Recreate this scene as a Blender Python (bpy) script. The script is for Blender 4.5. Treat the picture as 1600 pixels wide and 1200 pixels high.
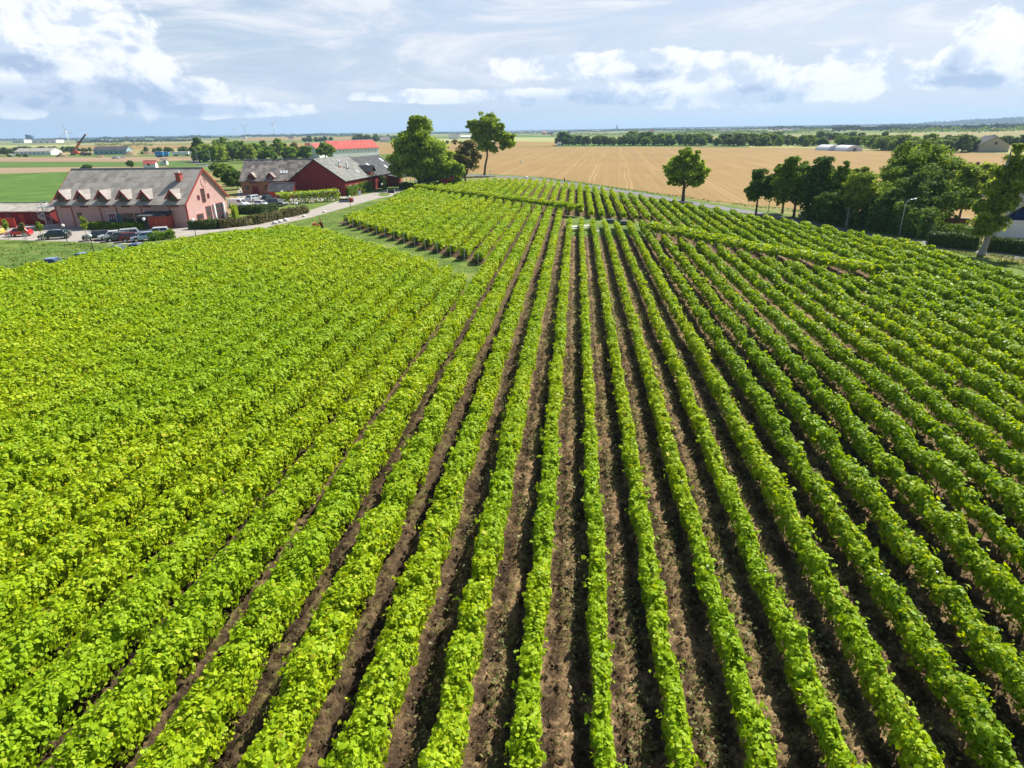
import bpy, bmesh, math, random
import numpy as np
from mathutils import Matrix, Vector

# ------------------------------------------------------------------ clear
for o in list(bpy.data.objects):
    bpy.data.objects.remove(o)
scn = bpy.context.scene
COL = scn.collection
R = math.radians
rng = np.random.default_rng(7)
random.seed(7)

# ------------------------------------------------------------------ camera
F, H, CX, CY = 980.0, 16.0, 800.0, 600.0          # focal length in photo pixels, flying height in metres
ROLL, PITCH = R(0.94), math.atan(396.5 / 980.0)


def ray(x, y):
    u, v = x - CX, y - CY
    c, s = math.cos(ROLL), math.sin(ROLL)
    d0, d1, d2 = u * c - v * s, F, -(u * s + v * c)
    cp, sp = math.cos(PITCH), math.sin(PITCH)
    return np.array([d0, d1 * cp + d2 * sp, -d1 * sp + d2 * cp])


def P(x, y, h=0.0):
    """the place on the level z = h that the survey of the photograph gives for a point"""
    d = ray(x, y)
    t = (h - H) / d[2]
    return np.array([d[0] * t, d[1] * t, h])


def hat(x, y, X, Y):
    d = ray(x, y)
    return H + d[2] * math.hypot(X, Y) / math.hypot(d[0], d[1])


cam = bpy.data.cameras.new('camera')
cam.sensor_width = 36.0
cam.lens = 36.0 * F / 1600.0
cam.clip_start, cam.clip_end = 0.5, 60000.0
camo = bpy.data.objects.new('camera', cam)
COL.objects.link(camo)
r0 = ray(CX, CY)
ex = Vector(ray(CX + 1, CY) - r0).normalized()
ey = Vector(ray(CX, CY - 1) - r0).normalized()
ez = Vector(-r0).normalized()
m3 = Matrix((ex, ey, ez)).transposed().to_4x4()
camo.matrix_world = Matrix.Translation((0, 0, H)) @ m3
scn.camera = camo

# ------------------------------------------------------------------ light
SUN_AZ, SUN_EL = R(47), R(46)                       # azimuth from +Y towards +X
EXPOSURE = 0.85
sd = bpy.data.lights.new('sun', 'SUN')
sd.energy = 5.0
sd.angle = R(0.53)
sd.color = (1.0, 0.94, 0.84)
so = bpy.data.objects.new('sun', sd)
COL.objects.link(so)
sv = Vector((math.sin(SUN_AZ) * math.cos(SUN_EL), math.cos(SUN_AZ) * math.cos(SUN_EL), math.sin(SUN_EL)))
so.rotation_euler = sv.to_track_quat('Z', 'Y').to_euler()
so.location = (60, 40, 120)
scn.view_settings.view_transform = 'Standard'
scn.view_settings.look = 'None'
scn.view_settings.gamma = 1.0
scn.view_settings.use_curve_mapping = False
scn.view_settings.exposure = EXPOSURE
scn.cycles.max_bounces = 6
scn.cycles.diffuse_bounces = 3
scn.cycles.glossy_bounces = 2
scn.cycles.transmission_bounces = 4
scn.cycles.volume_bounces = 0
scn.cycles.transparent_max_bounces = 8


# ------------------------------------------------------------------ node helpers
class G:
    """tiny helper that writes node graphs"""

    def __init__(self, tree):
        self.t = tree
        self.n = tree.nodes
        self.l = tree.links

    def new(self, typ, **kw):
        nd = self.n.new(typ)
        for k, v in kw.items():
            setattr(nd, k, v)
        return nd

    def put(self, sock, v):
        if v is None:
            return
        if isinstance(v, bpy.types.NodeSocket):
            self.l.new(v, sock)
        else:
            if isinstance(v, (tuple, list)) and len(v) == 3 and sock.type == 'RGBA':
                v = (*v, 1)
            sock.default_value = v

    def m(self, op, a, b=None, c=None, clamp=False):
        nd = self.new('ShaderNodeMath', operation=op, use_clamp=clamp)
        for i, v in enumerate((a, b, c)):
            self.put(nd.inputs[i], v)
        return nd.outputs[0]

    def vm(self, op, a, b=None):
        nd = self.new('ShaderNodeVectorMath', operation=op)
        self.put(nd.inputs[0], a)
        if b is not None:
            self.put(nd.inputs[1], b)
        return nd.outputs['Value'] if op in ('DOT_PRODUCT', 'LENGTH') else nd.outputs[0]

    def noise(self, vec, scale, detail=4, rough=0.55, dist=0.0, col=False):
        nd = self.new('ShaderNodeTexNoise')
        self.put(nd.inputs['Vector'], vec)
        nd.inputs['Scale'].default_value = scale
        nd.inputs['Detail'].default_value = detail
        nd.inputs['Roughness'].default_value = rough
        nd.inputs['Distortion'].default_value = dist
        return nd.outputs['Color' if col else 'Fac']

    def ramp(self, fac, stops, interp='LINEAR'):
        nd = self.new('ShaderNodeValToRGB')
        cr = nd.color_ramp
        cr.interpolation = interp
        while len(cr.elements) < len(stops):
            cr.elements.new(0.5)
        for e, (p, c) in zip(cr.elements, stops):
            e.position = p
            e.color = (*c, 1) if len(c) == 3 else c
        self.put(nd.inputs[0], fac)
        return nd.outputs[0]

    def mix(self, fac, a, b, mode='MIX'):
        nd = self.new('ShaderNodeMix', data_type='RGBA', blend_type=mode)
        self.put(nd.inputs[0], fac)
        self.put(nd.inputs[6], a)
        self.put(nd.inputs[7], b)
        return nd.outputs[2]

    def step(self, x, a, b):
        nd = self.new('ShaderNodeMapRange', interpolation_type='SMOOTHSTEP')
        self.put(nd.inputs[0], x)
        nd.inputs[1].default_value, nd.inputs[2].default_value = a, b
        return nd.outputs[0]

    def mapping(self, vec, rot=(0, 0, 0), scale=(1, 1, 1)):
        nd = self.new('ShaderNodeMapping')
        self.put(nd.inputs[0], vec)
        nd.inputs['Rotation'].default_value = rot
        nd.inputs['Scale'].default_value = scale
        return nd.outputs[0]

    def pos(self):
        return self.new('ShaderNodeNewGeometry').outputs['Position']

    def bump(self, h, strength=0.5, dist=0.05):
        nd = self.new('ShaderNodeBump')
        nd.inputs['Strength'].default_value = strength
        nd.inputs['Distance'].default_value = dist
        self.put(nd.inputs['Height'], h)
        return nd.outputs[0]


MATS = {}


def mat(name, fn):
    if name not in MATS:
        m = bpy.data.materials.new(name)
        m.use_nodes = True
        m.node_tree.nodes.clear()
        g = G(m.node_tree)
        out = g.new('ShaderNodeOutputMaterial')
        fn(g, out)
        MATS[name] = m
    return MATS[name]


def bsdf(g, out, col, rough=0.7, metal=0.0, spec=0.3, normal=None, coat=0.0):
    b = g.new('ShaderNodeBsdfPrincipled')
    g.put(b.inputs['Base Color'], col)
    g.put(b.inputs['Roughness'], rough)
    b.inputs['Metallic'].default_value = metal
    b.inputs['Specular IOR Level'].default_value = spec
    b.inputs['Coat Weight'].default_value = coat
    if normal is not None:
        g.put(b.inputs['Normal'], normal)
    g.l.new(b.outputs[0], out.inputs['Surface'])
    return b


def plain(name, col, rough=0.6, metal=0.0, spec=0.3, vary=0.12, scale=3.0, coat=0.0):
    """a painted or natural surface with slight uneven wear"""
    def fn(g, out):
        p = g.new('ShaderNodeTexCoord').outputs['Object']
        f = g.noise(p, scale, 5, 0.6)
        lo = tuple(c * (1 - vary) for c in col)
        hi = tuple(min(1, c * (1 + vary)) for c in col)
        c = g.ramp(f, [(0.3, lo), (0.7, hi)])
        bsdf(g, out, c, rough, metal, spec, None, coat)
    return mat(name, fn)


def leafmat(name, stops, trans=0.35, rough=0.5, spec=0.25, patch=None, patch_scale=0.05):
    """leaves: each one its own tint, some light passing through"""
    def fn(g, out):
        isl = g.new('ShaderNodeNewGeometry').outputs['Random Per Island']
        c = g.ramp(isl, stops)
        if patch:
            f = g.step(g.noise(g.pos(), patch_scale, 3, 0.6), 0.4, 0.62)
            c = g.mix(g.m('MULTIPLY', f, 0.55), c, patch)
        b = g.new('ShaderNodeBsdfPrincipled')
        g.put(b.inputs['Base Color'], c)
        b.inputs['Roughness'].default_value = rough
        b.inputs['Specular IOR Level'].default_value = spec
        t = g.new('ShaderNodeBsdfTranslucent')
        hs = g.new('ShaderNodeHueSaturation')
        hs.inputs['Hue'].default_value = 0.485
        hs.inputs['Saturation'].default_value = 1.1
        hs.inputs['Value'].default_value = 1.25
        g.put(hs.inputs['Color'], c)
        g.l.new(hs.outputs[0], t.inputs['Color'])
        mx = g.new('ShaderNodeMixShader')
        mx.inputs[0].default_value = trans
        g.l.new(b.outputs[0], mx.inputs[1])
        g.l.new(t.outputs[0], mx.inputs[2])
        g.l.new(mx.outputs[0], out.inputs['Surface'])
    return mat(name, fn)


# ------------------------------------------------------------------ sky
def build_world():
    w = bpy.data.worlds.new('World')
    scn.world = w
    w.use_nodes = True
    w.node_tree.nodes.clear()
    g = G(w.node_tree)
    out = g.new('ShaderNodeOutputWorld')
    sky = g.new('ShaderNodeTexSky', sky_type='NISHITA')
    sky.sun_disc = False
    sky.sun_elevation = SUN_EL
    sky.sun_rotation = SUN_AZ
    sky.air_density = 1.0
    sky.dust_density = 1.2
    sky.ozone_density = 1.0
    d = g.vm('NORMALIZE', g.new('ShaderNodeTexCoord').outputs['Generated'])
    sep = g.new('ShaderNodeSeparateXYZ')
    g.l.new(d, sep.inputs[0])
    X, Y, Z = sep.outputs
    az = g.m('ARCTAN2', X, Y)
    el = g.m('ARCSINE', Z)
    # thin high cloud: drawn-out fractal veils low over the plain
    ahead = g.step(Y, -0.15, 0.45)                      # the cloud lies ahead, clearer sky behind
    cmb = g.new('ShaderNodeCombineXYZ')
    g.put(cmb.inputs[0], g.m('MULTIPLY', az, 2.6))
    g.put(cmb.inputs[1], g.m('ADD', g.m('MULTIPLY', el, 12.0), g.m('MULTIPLY', az, -0.35)))
    sheet = cmb.outputs[0]
    hi = g.noise(sheet, 1.5, 10, 0.66, 0.7)
    hi2 = g.noise(sheet, 0.55, 3, 0.5, 0.4)
    low = g.step(el, R(40), R(16))
    dens = g.m('ADD', g.m('MULTIPLY', hi, 0.75), g.m('MULTIPLY', hi2, 0.5))
    leftblue = g.step(az, R(-37), R(-14))
    dens = g.m('ADD', dens, g.m('SUBTRACT', g.m('MULTIPLY', leftblue, 0.10), 0.08))
    thin = g.m('MULTIPLY', g.step(dens, 0.45, 0.68), g.m('MULTIPLY', ahead, low))
    # heaped clouds: soft ellipses in azimuth and elevation, broken up by fractal noise
    cmb2 = g.new('ShaderNodeCombineXYZ')
    g.put(cmb2.inputs[0], az)
    g.put(cmb2.inputs[1], g.m('MULTIPLY', el, 1.35))
    ae = cmb2.outputs[0]
    nz = g.noise(ae, 15.0, 12, 0.66, 0.3)
    nz2 = g.noise(ae, 5.0, 3, 0.5, 0.1)
    shift = g.new('ShaderNodeVectorMath', operation='ADD')
    g.l.new(ae, shift.inputs[0])
    shift.inputs[1].default_value = (0.018, 0.026, 0)
    nzs = g.noise(shift.outputs[0], 15.0, 9, 0.66, 0.3)

    def ang(px, py):
        v = ray(px, py)
        return math.atan2(v[0], v[1]), math.atan2(v[2], math.hypot(v[0], v[1]))

    def blobs(lst):
        tot = None
        for (px, py, rx, ry) in lst:
            a0, e0 = ang(px, py)
            a1, _ = ang(px + rx, py)
            _, e1 = ang(px, py - ry)
            ra, re = abs(a1 - a0), max(1e-3, abs(e1 - e0))
            q = g.m('ADD', g.m('POWER', g.m('DIVIDE', g.m('SUBTRACT', az, a0), ra), 2.0),
                    g.m('POWER', g.m('DIVIDE', g.m('SUBTRACT', el, e0), re), 2.0))
            v = g.m('SUBTRACT', 1.0, g.m('SQRT', q))
            tot = v if tot is None else g.m('MAXIMUM', tot, v)
        return g.m('MAXIMUM', tot, -1.0)

    heap = blobs([(-80, 70, 190, 120), (120, 60, 160, 120), (215, 110, 70, 75), (60, 130, 230, 42), (250, 150, 150, 32),
                  (20, 172, 60, 14), (360, 172, 150, 14),
                  (1560, 95, 95, 62), (1548, 52, 62, 46), (1600, 115, 130, 34), (1480, 116, 110, 26), (1484, 96, 30, 26),
                  (1335, 120, 100, 46), (1345, 92, 75, 34), (1230, 134, 150, 36), (1120, 136, 80, 36),
                  (960, 104, 280, 26), (1000, 146, 190, 26), (850, 150, 90, 16), (1060, 158, 60, 14), (700, 150, 160, 12), (832, 160, 26, 9), (884, 150, 30, 9), (930, 157, 22, 7), (1002, 161, 20, 10), (1072, 160, 30, 10), (20, 172, 60, 16)])
    heapd = g.m('ADD', heap, g.m('ADD', g.m('MULTIPLY', g.m('SUBTRACT', nz, 0.5), 1.5), g.m('MULTIPLY', g.m('SUBTRACT', nz2, 0.5), 0.8)))
    heapm = g.m('MULTIPLY', g.step(heapd, 0.0, 0.21), 0.97)
    grey = blobs([(90, 150, 260, 40), (40, 100, 110, 26), (330, 172, 120, 14), (205, 77, 22, 12), (1510, 128, 110, 22), (1500, 95, 35, 40),
                  (1180, 150, 130, 22), (900, 160, 250, 26), (1000, 120, 90, 16)])
    greyf = g.step(g.m('ADD', grey, g.m('MULTIPLY', g.m('SUBTRACT', nz2, 0.5), 1.2)), 0.0, 0.75)
    lit = g.step(g.m('SUBTRACT', nz, nzs), -0.13, 0.09)
    bright = g.m('SUBTRACT', g.m('ADD', 0.62, g.m('MULTIPLY', lit, 0.38)), g.m('MULTIPLY', greyf, 0.44))
    heapc = g.ramp(bright, [(0.3, (0.40, 0.51, 0.71)), (0.62, (0.62, 0.71, 0.86)), (0.85, (0.86, 0.90, 0.96)), (1.0, (0.98, 0.99, 1.0))])
    thinc = g.ramp(hi, [(0.38, (0.52, 0.63, 0.84)), (0.50, (0.70, 0.77, 0.91)), (0.60, (0.90, 0.93, 0.98))])
    bank = g.m('MULTIPLY', g.step(el, R(11), R(0.5)), ahead)       # pale blue bank of air along the horizon
    bankc = g.mix(g.step(az, R(-38), R(25)), (0.50, 0.63, 0.85), (0.70, 0.79, 0.92))
    b_sky = g.new('ShaderNodeBackground')
    g.l.new(sky.outputs[0], b_sky.inputs[0])
    b_sky.inputs[1].default_value = 0.075
    b_thin = g.new('ShaderNodeBackground')
    g.put(b_thin.inputs[0], thinc)
    b_thin.inputs[1].default_value = 0.56
    b_heap = g.new('ShaderNodeBackground')
    g.put(b_heap.inputs[0], heapc)
    b_heap.inputs[1].default_value = 0.62
    m1 = g.new('ShaderNodeMixShader')
    b_bank = g.new('ShaderNodeBackground')
    g.put(b_bank.inputs[0], bankc)
    b_bank.inputs[1].default_value = 0.54
    m0 = g.new('ShaderNodeMixShader')
    g.put(m0.inputs[0], g.m('MULTIPLY', bank, 0.95))
    g.l.new(b_sky.outputs[0], m0.inputs[1])
    g.l.new(b_bank.outputs[0], m0.inputs[2])
    low2 = g.step(el, R(0.3), R(4))
    g.put(m1.inputs[0], g.m('MULTIPLY', thin, g.m('MULTIPLY', low2, 0.92)))
    g.l.new(m0.outputs[0], m1.inputs[1])
    g.l.new(b_thin.outputs[0], m1.inputs[2])
    m2 = g.new('ShaderNodeMixShader')
    g.put(m2.inputs[0], heapm)
    g.l.new(m1.outputs[0], m2.inputs[1])
    g.l.new(b_heap.outputs[0], m2.inputs[2])
    g.l.new(m2.outputs[0], out.inputs[0])
    w.cycles.sampling_method = 'MANUAL'
    w.cycles.sample_map_resolution = 512


build_world()


# ------------------------------------------------------------------ object helpers
def tag(o, label=None, cat=None, group=None, kind=None):
    if label:
        o['label'] = label
    if cat:
        o['category'] = cat
    if group:
        o['group'] = group
    if kind:
        o['kind'] = kind
    return o


def empty(name, loc=(0, 0, 0), rz=0.0, label=None, cat=None, group=None):
    o = bpy.data.objects.new(name, None)
    COL.objects.link(o)
    o.location = loc
    o.rotation_euler = (0, 0, rz)
    o.empty_display_size = 0.3
    return tag(o, label, cat, group)


def link(name, me, parent=None):
    o = bpy.data.objects.new(name, me)
    COL.objects.link(o)
    if parent:
        o.parent = parent
    return o


def copy_tree(o, parent=None):
    c = o.copy()
    COL.objects.link(c)
    c.parent = parent
    for ch in list(o.children):
        copy_tree(ch, c)
    return c


def np_mesh(name, verts, quads, m, smooth=False):
    me = bpy.data.meshes.new(name)
    verts = np.asarray(verts, dtype=np.float32)
    quads = np.asarray(quads, dtype=np.int32)
    nv, nf = len(verts), len(quads)
    k = quads.shape[1]
    me.vertices.add(nv)
    me.vertices.foreach_set('co', verts.ravel())
    me.loops.add(nf * k)
    me.loops.foreach_set('vertex_index', quads.ravel())
    me.polygons.add(nf)
    me.polygons.foreach_set('loop_start', np.arange(0, nf * k, k, dtype=np.int32))
    if smooth:
        me.polygons.foreach_set('use_smooth', np.ones(nf, dtype=bool))
    me.update(calc_edges=True)
    me.materials.append(m)
    return me


class MB:
    """collects boxes, prisms and tubes into ONE mesh"""

    def __init__(self):
        self.v, self.f = [], []

    def add(self, vs, fs):
        b = len(self.v)
        self.v += [tuple(float(c) for c in p) for p in vs]
        self.f += [tuple(b + i for i in f) for f in fs]
        return self

    def box(self, x0, x1, y0, y1, z0, z1):
        vs = [(x, y, z) for z in (z0, z1) for y in (y0, y1) for x in (x0, x1)]
        return self.add(vs, [(0, 2, 3, 1), (4, 5, 7, 6), (0, 1, 5, 4), (2, 6, 7, 3), (0, 4, 6, 2), (1, 3, 7, 5)])

    def poly(self, pts):
        return self.add(pts, [tuple(range(len(pts)))])

    def prism(self, outline, axis, a, b):
        """outline: 2D points; extruded along axis from a to b"""
        def pt(p, t):
            return {'x': (t, p[0], p[1]), 'y': (p[0], t, p[1]), 'z': (p[0], p[1], t)}[axis]
        n = len(outline)
        vs = [pt(p, a) for p in outline] + [pt(p, b) for p in outline]
        fs = [tuple(range(n))[::-1], tuple(range(n, 2 * n))] + [(i, (i + 1) % n, n + (i + 1) % n, n + i) for i in range(n)]
        return self.add(vs, fs)

    def slab(self, quad, thick):
        """a four-cornered sheet with thickness downwards along its normal"""
        q = [Vector(p) for p in quad]
        nrm = (q[1] - q[0]).cross(q[3] - q[0]).normalized()
        if nrm.z < 0:
            nrm = -nrm
        lo = [p - nrm * thick for p in q]
        return self.add([*q, *lo], [(0, 1, 2, 3), (7, 6, 5, 4), (0, 4, 5, 1), (1, 5, 6, 2), (2, 6, 7, 3), (3, 7, 4, 0)])

    def tube(self, pts, radii, seg=8, cap=True):
        pts = [Vector(p) for p in pts]
        if not hasattr(radii, '__len__'):
            radii = [radii] * len(pts)
        rings = []
        vs, fs = [], []
        for i, p in enumerate(pts):
            d = (pts[min(i + 1, len(pts) - 1)] - pts[max(i - 1, 0)]).normalized()
            u = d.orthogonal().normalized() if i == 0 else (u - d * u.dot(d)).normalized()
            w = d.cross(u)
            for k in range(seg):
                a = 2 * math.pi * k / seg
                vs.append(p + (u * math.cos(a) + w * math.sin(a)) * radii[i])
        for i in range(len(pts) - 1):
            for k in range(seg):
                a, b = i * seg + k, i * seg + (k + 1) % seg
                fs.append((a, b, b + seg, a + seg))
        if cap:
            fs.append(tuple(range(seg))[::-1])
            fs.append(tuple(range((len(pts) - 1) * seg, len(pts) * seg)))
        return self.add(vs, fs)

    def lathe(self, prof, c=(0, 0, 0), seg=16):
        vs, fs = [], []
        for (r, z) in prof:
            for k in range(seg):
                a = 2 * math.pi * k / seg
                vs.append((c[0] + r * math.cos(a), c[1] + r * math.sin(a), c[2] + z))
        for i in range(len(prof) - 1):
            for k in range(seg):
                a, b = i * seg + k, i * seg + (k + 1) % seg
                fs.append((a, b, b + seg, a + seg))
        fs.append(tuple(range(seg))[::-1])
        fs.append(tuple(range((len(prof) - 1) * seg, len(prof) * seg)))
        return self.add(vs, fs)

    def ball(self, c, r, seg=12, sz=1.0):
        n = seg // 2
        return self.lathe([(r * math.sin(math.pi * i / n) + 1e-4, -r * sz * math.cos(math.pi * i / n)) for i in range(n + 1)], c, seg)

    def build(self, name, m, parent=None, smooth=False, bevel=0.0):
        me = bpy.data.meshes.new(name)
        me.from_pydata(self.v, [], self.f)
        bm = bmesh.new()
        bm.from_mesh(me)
        bmesh.ops.recalc_face_normals(bm, faces=bm.faces)
        bm.to_mesh(me)
        bm.free()
        if smooth:
            me.polygons.foreach_set('use_smooth', np.ones(len(me.polygons), dtype=bool))
        me.materials.append(m)
        o = link(name, me, parent)
        if bevel:
            md = o.modifiers.new('bevel', 'BEVEL')
            md.width = bevel
            md.segments = 2
            md.limit_method = 'ANGLE'
        return o


# ------------------------------------------------------------------ leaves
def norm(a):
    return a / np.maximum(1e-9, np.linalg.norm(a, axis=1, keepdims=True))


def leaf_arrays(pos, nrm, size, folded=True, droop=0.6, rg=rng, wide=0.62):
    """leaf-sized faces: kite outlines, folded along the midrib when near"""
    n = len(pos)
    nrm = norm(nrm)
    d = rg.normal(size=(n, 3))
    d[:, 2] -= droop * 1.6
    d -= nrm * np.sum(d * nrm, axis=1, keepdims=True)
    d = norm(d)
    s = np.cross(nrm, d)
    L = size[:, None]
    if folded:
        W = L * wide
        base = pos - d * L * 0.45
        ll = pos - d * L * 0.28 - s * W * 0.95 - nrm * L * 0.10
        lh = pos + d * L * 0.25 - s * W * 0.75 - nrm * L * 0.14
        tip = pos + d * L * 0.55 - nrm * L * 0.08
        rh = pos + d * L * 0.25 + s * W * 0.75 - nrm * L * 0.14
        rl = pos - d * L * 0.28 + s * W * 0.95 - nrm * L * 0.10
        v = np.stack([base, ll, lh, tip, rh, rl], axis=1).reshape(-1, 3)
        i = np.arange(n)[:, None] * 6
        q = np.concatenate([i + np.array([[0, 3, 2, 1]]), i + np.array([[0, 5, 4, 3]])], axis=1).reshape(-1, 4)
        return v, q
    W = L * wide
    v = np.stack([pos - d * L * 0.5, pos - d * L * 0.05 - s * W, pos + d * L * 0.55 - nrm * L * 0.12, pos - d * L * 0.05 + s * W], axis=1).reshape(-1, 3)
    i = np.arange(n)[:, None] * 4
    return v, i + np.array([[0, 1, 2, 3]])


def merge(parts):
    vs, qs, b = [], [], 0
    for v, q in parts:
        vs.append(v)
        qs.append(q + b)
        b += len(v)
    return np.concatenate(vs), np.concatenate(qs)


def wob(s, step, rg, amp=1.0):
    """smooth wandering line along s"""
    lo, hi = s.min() - step * 2, s.max() + step * 2
    k = np.arange(lo, hi + step * 2, step)
    v = rg.uniform(-1, 1, len(k))
    i = np.clip(((s - lo) / step).astype(int), 0, len(k) - 2)
    t = (s - lo) / step - i
    t = t * t * (3 - 2 * t)
    return amp * (v[i] * (1 - t) + v[i + 1] * t)


# ------------------------------------------------------------------ leaf materials
M_vine = leafmat('vine_leaf', [(0.0, (0.18, 0.30, 0.008)), (0.2, (0.28, 0.41, 0.008)), (0.55, (0.36, 0.48, 0.010)), (0.96, (0.44, 0.54, 0.014)), (1.0, (0.55, 0.46, 0.05))],
                 trans=0.36, rough=0.55, spec=0.16, patch=(0.21, 0.39, 0.012), patch_scale=0.06)
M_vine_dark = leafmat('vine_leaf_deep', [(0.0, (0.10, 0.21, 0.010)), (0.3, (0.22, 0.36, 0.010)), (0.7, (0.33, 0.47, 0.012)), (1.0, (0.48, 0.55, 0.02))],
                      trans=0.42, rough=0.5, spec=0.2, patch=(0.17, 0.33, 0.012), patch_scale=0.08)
M_hop = leafmat('arbor_leaf', [(0.0, (0.14, 0.26, 0.012)), (0.5, (0.30, 0.43, 0.02)), (1.0, (0.46, 0.55, 0.05))], trans=0.42)
M_bark = plain('bark', (0.11, 0.085, 0.062), 0.9, vary=0.35, scale=6)
M_palebark = plain('pale_bark', (0.30, 0.28, 0.24), 0.9, vary=0.3, scale=4)
M_vinewood = plain('vine_wood', (0.09, 0.065, 0.045), 0.9, vary=0.3, scale=9)
M_steel = plain('galvanised_steel', (0.50, 0.53, 0.55), 0.42, 0.6, vary=0.15)

# ------------------------------------------------------------------ vineyard survey
VP = ray(902, 203)
TH = math.atan2(VP[0], VP[1])
rd = np.array([math.sin(TH), math.cos(TH)])          # along the rows
nd_ = np.array([math.cos(TH), -math.sin(TH)])        # across the rows, to the right
o0 = float(P(946, 1200, 1.3)[:2] @ nd_)


def offs(k):
    if k >= 0:
        return o0 + 2.0 * k
    inc = [2.05, 2.1, 2.18, 2.28, 2.34]
    t = sum(inc[:min(-k, 5)])
    if -k > 5:
        t += 2.32 * (-k - 5)
    return o0 - t


def gp(pts, h=1.6):
    return [P(x, y, h)[:2] for x, y in pts]


def clip_row(k, poly):
    o = offs(k)
    cr = []
    n = len(poly)
    for i in range(n):
        a, b = poly[i], poly[(i + 1) % n]
        da, db = a @ nd_ - o, b @ nd_ - o
        if (da > 0) != (db > 0):
            t = da / (da - db)
            cr.append(float((a + (b - a) * t) @ rd))
    cr.sort()
    return [(cr[i], cr[i + 1]) for i in range(0, len(cr) - 1, 2)]


def subtract(iv, ex):
    out = []
    for a, b in iv:
        segs = [(a, b)]
        for c, d in ex:
            nx = []
            for p, q in segs:
                if d <= p or c >= q:
                    nx.append((p, q))
                    continue
                if c > p:
                    nx.append((p, c))
                if d < q:
                    nx.append((d, q))
            segs = nx
        out += segs
    return [(a, b) for a, b in out if b - a > 2.5]


NEAR = 8.0
far_left = gp([(752, 440), (724, 432), (690, 412), (640, 398), (560, 375), (500, 356), (440, 353), (350, 363), (250, 379), (180, 389), (90, 408), (0, 420), (-150, 447)])
L_POLY = far_left + [np.array([-110.0, NEAR]), nd_ * (offs(-6) + 1.0) + rd * (NEAR - 3), nd_ * (offs(-6) + 1.0) + rd * float(P(752, 440, 1.6)[:2] @ rd)]
m_low = gp([(768, 420), (720, 405), (670, 392), (605, 372), (560, 358), (528, 349)], 0)
road_line = gp([(600, 312), (655, 287), (700, 283), (780, 277.5), (847, 279), (887, 284), (932, 290), (968, 298), (1009, 305), (1037, 309), (1150, 329), (1268, 346),
                (1347, 360), (1434, 371.5), (1477, 385), (1519, 398), (1540, 409), (1561, 416), (1600, 423), (1760, 448), (2200, 530)])
MAIN_POLY = m_low + [P(560, 330, 1.6)[:2]] + road_line + [np.array([120.0, NEAR])]
o_split = (offs(-5) + offs(-6)) / 2
MAIN_POLY = MAIN_POLY + [nd_ * o_split + rd * (NEAR - 3), nd_ * o_split + rd * float(P(768, 420)[:2] @ rd)]
GAP = gp([(884, 352), (950, 355), (1008, 360), (1044, 355), (1012, 349), (950, 344.5), (890, 339)], 0)
HL = [P(652, 290, 2.0)[:2], P(905, 323, 2.0)[:2]]                    # arbor by the barn
HR = [P(1016, 352, 2.0)[:2], P(1372, 419, 2.0)[:2]]                  # arbor towards the road


def strip(ab, w):
    a, b = ab
    d = (b - a) / np.linalg.norm(b - a)
    n = np.array([-d[1], d[0]]) * w
    return [a - n, b - n, b + n, a + n]


# ------------------------------------------------------------------ ground
def ground_mat():
    def fn(g, out):
        p = g.pos()
        big = g.new('ShaderNodeTexVoronoi')
        big.feature = 'F1'
        g.put(big.inputs['Vector'], g.mapping(p, (0, 0, R(18)), (0.0022, 0.0045, 1)))
        big.inputs['Scale'].default_value = 1.0
        sepc = g.new('ShaderNodeSeparateColor')
        g.l.new(big.outputs['Color'], sepc.inputs[0])
        c = g.ramp(sepc.outputs[0], [(0.0, (0.09, 0.15, 0.03)), (0.25, (0.30, 0.22, 0.10)), (0.45, (0.13, 0.19, 0.04)), (0.62, (0.36, 0.27, 0.13)), (0.8, (0.10, 0.15, 0.035)), (1.0, (0.24, 0.19, 0.10))], 'CONSTANT')
        f = g.noise(p, 0.03, 6, 0.6)
        c = g.mix(g.step(f, 0.35, 0.7), c, (0.12, 0.17, 0.04))
        bsdf(g, out, c, 0.95, spec=0.1)
    return mat('farmland', fn)


def grass_mat(name, a, b, c3, scale=0.25):
    def fn(g, out):
        p = g.pos()
        f1 = g.noise(p, scale, 6, 0.65)
        f2 = g.noise(p, 6.0, 4, 0.7)
        c = g.ramp(g.m('ADD', g.m('MULTIPLY', f1, 0.75), g.m('MULTIPLY', f2, 0.25)), [(0.36, a), (0.5, b), (0.64, c3)])
        bsdf(g, out, c, 0.95, spec=0.12, normal=g.bump(f2, 0.7, 0.12))
    return mat(name, fn)


M_lawn = grass_mat('lawn_grass', (0.055, 0.105, 0.018), (0.105, 0.165, 0.028), (0.21, 0.245, 0.065))
M_mead = grass_mat('rough_grass', (0.055, 0.11, 0.022), (0.10, 0.17, 0.03), (0.19, 0.21, 0.06), 0.4)
M_beet = grass_mat('beet_leaves', (0.05, 0.11, 0.02), (0.08, 0.155, 0.026), (0.12, 0.20, 0.04), 0.08)


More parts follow.
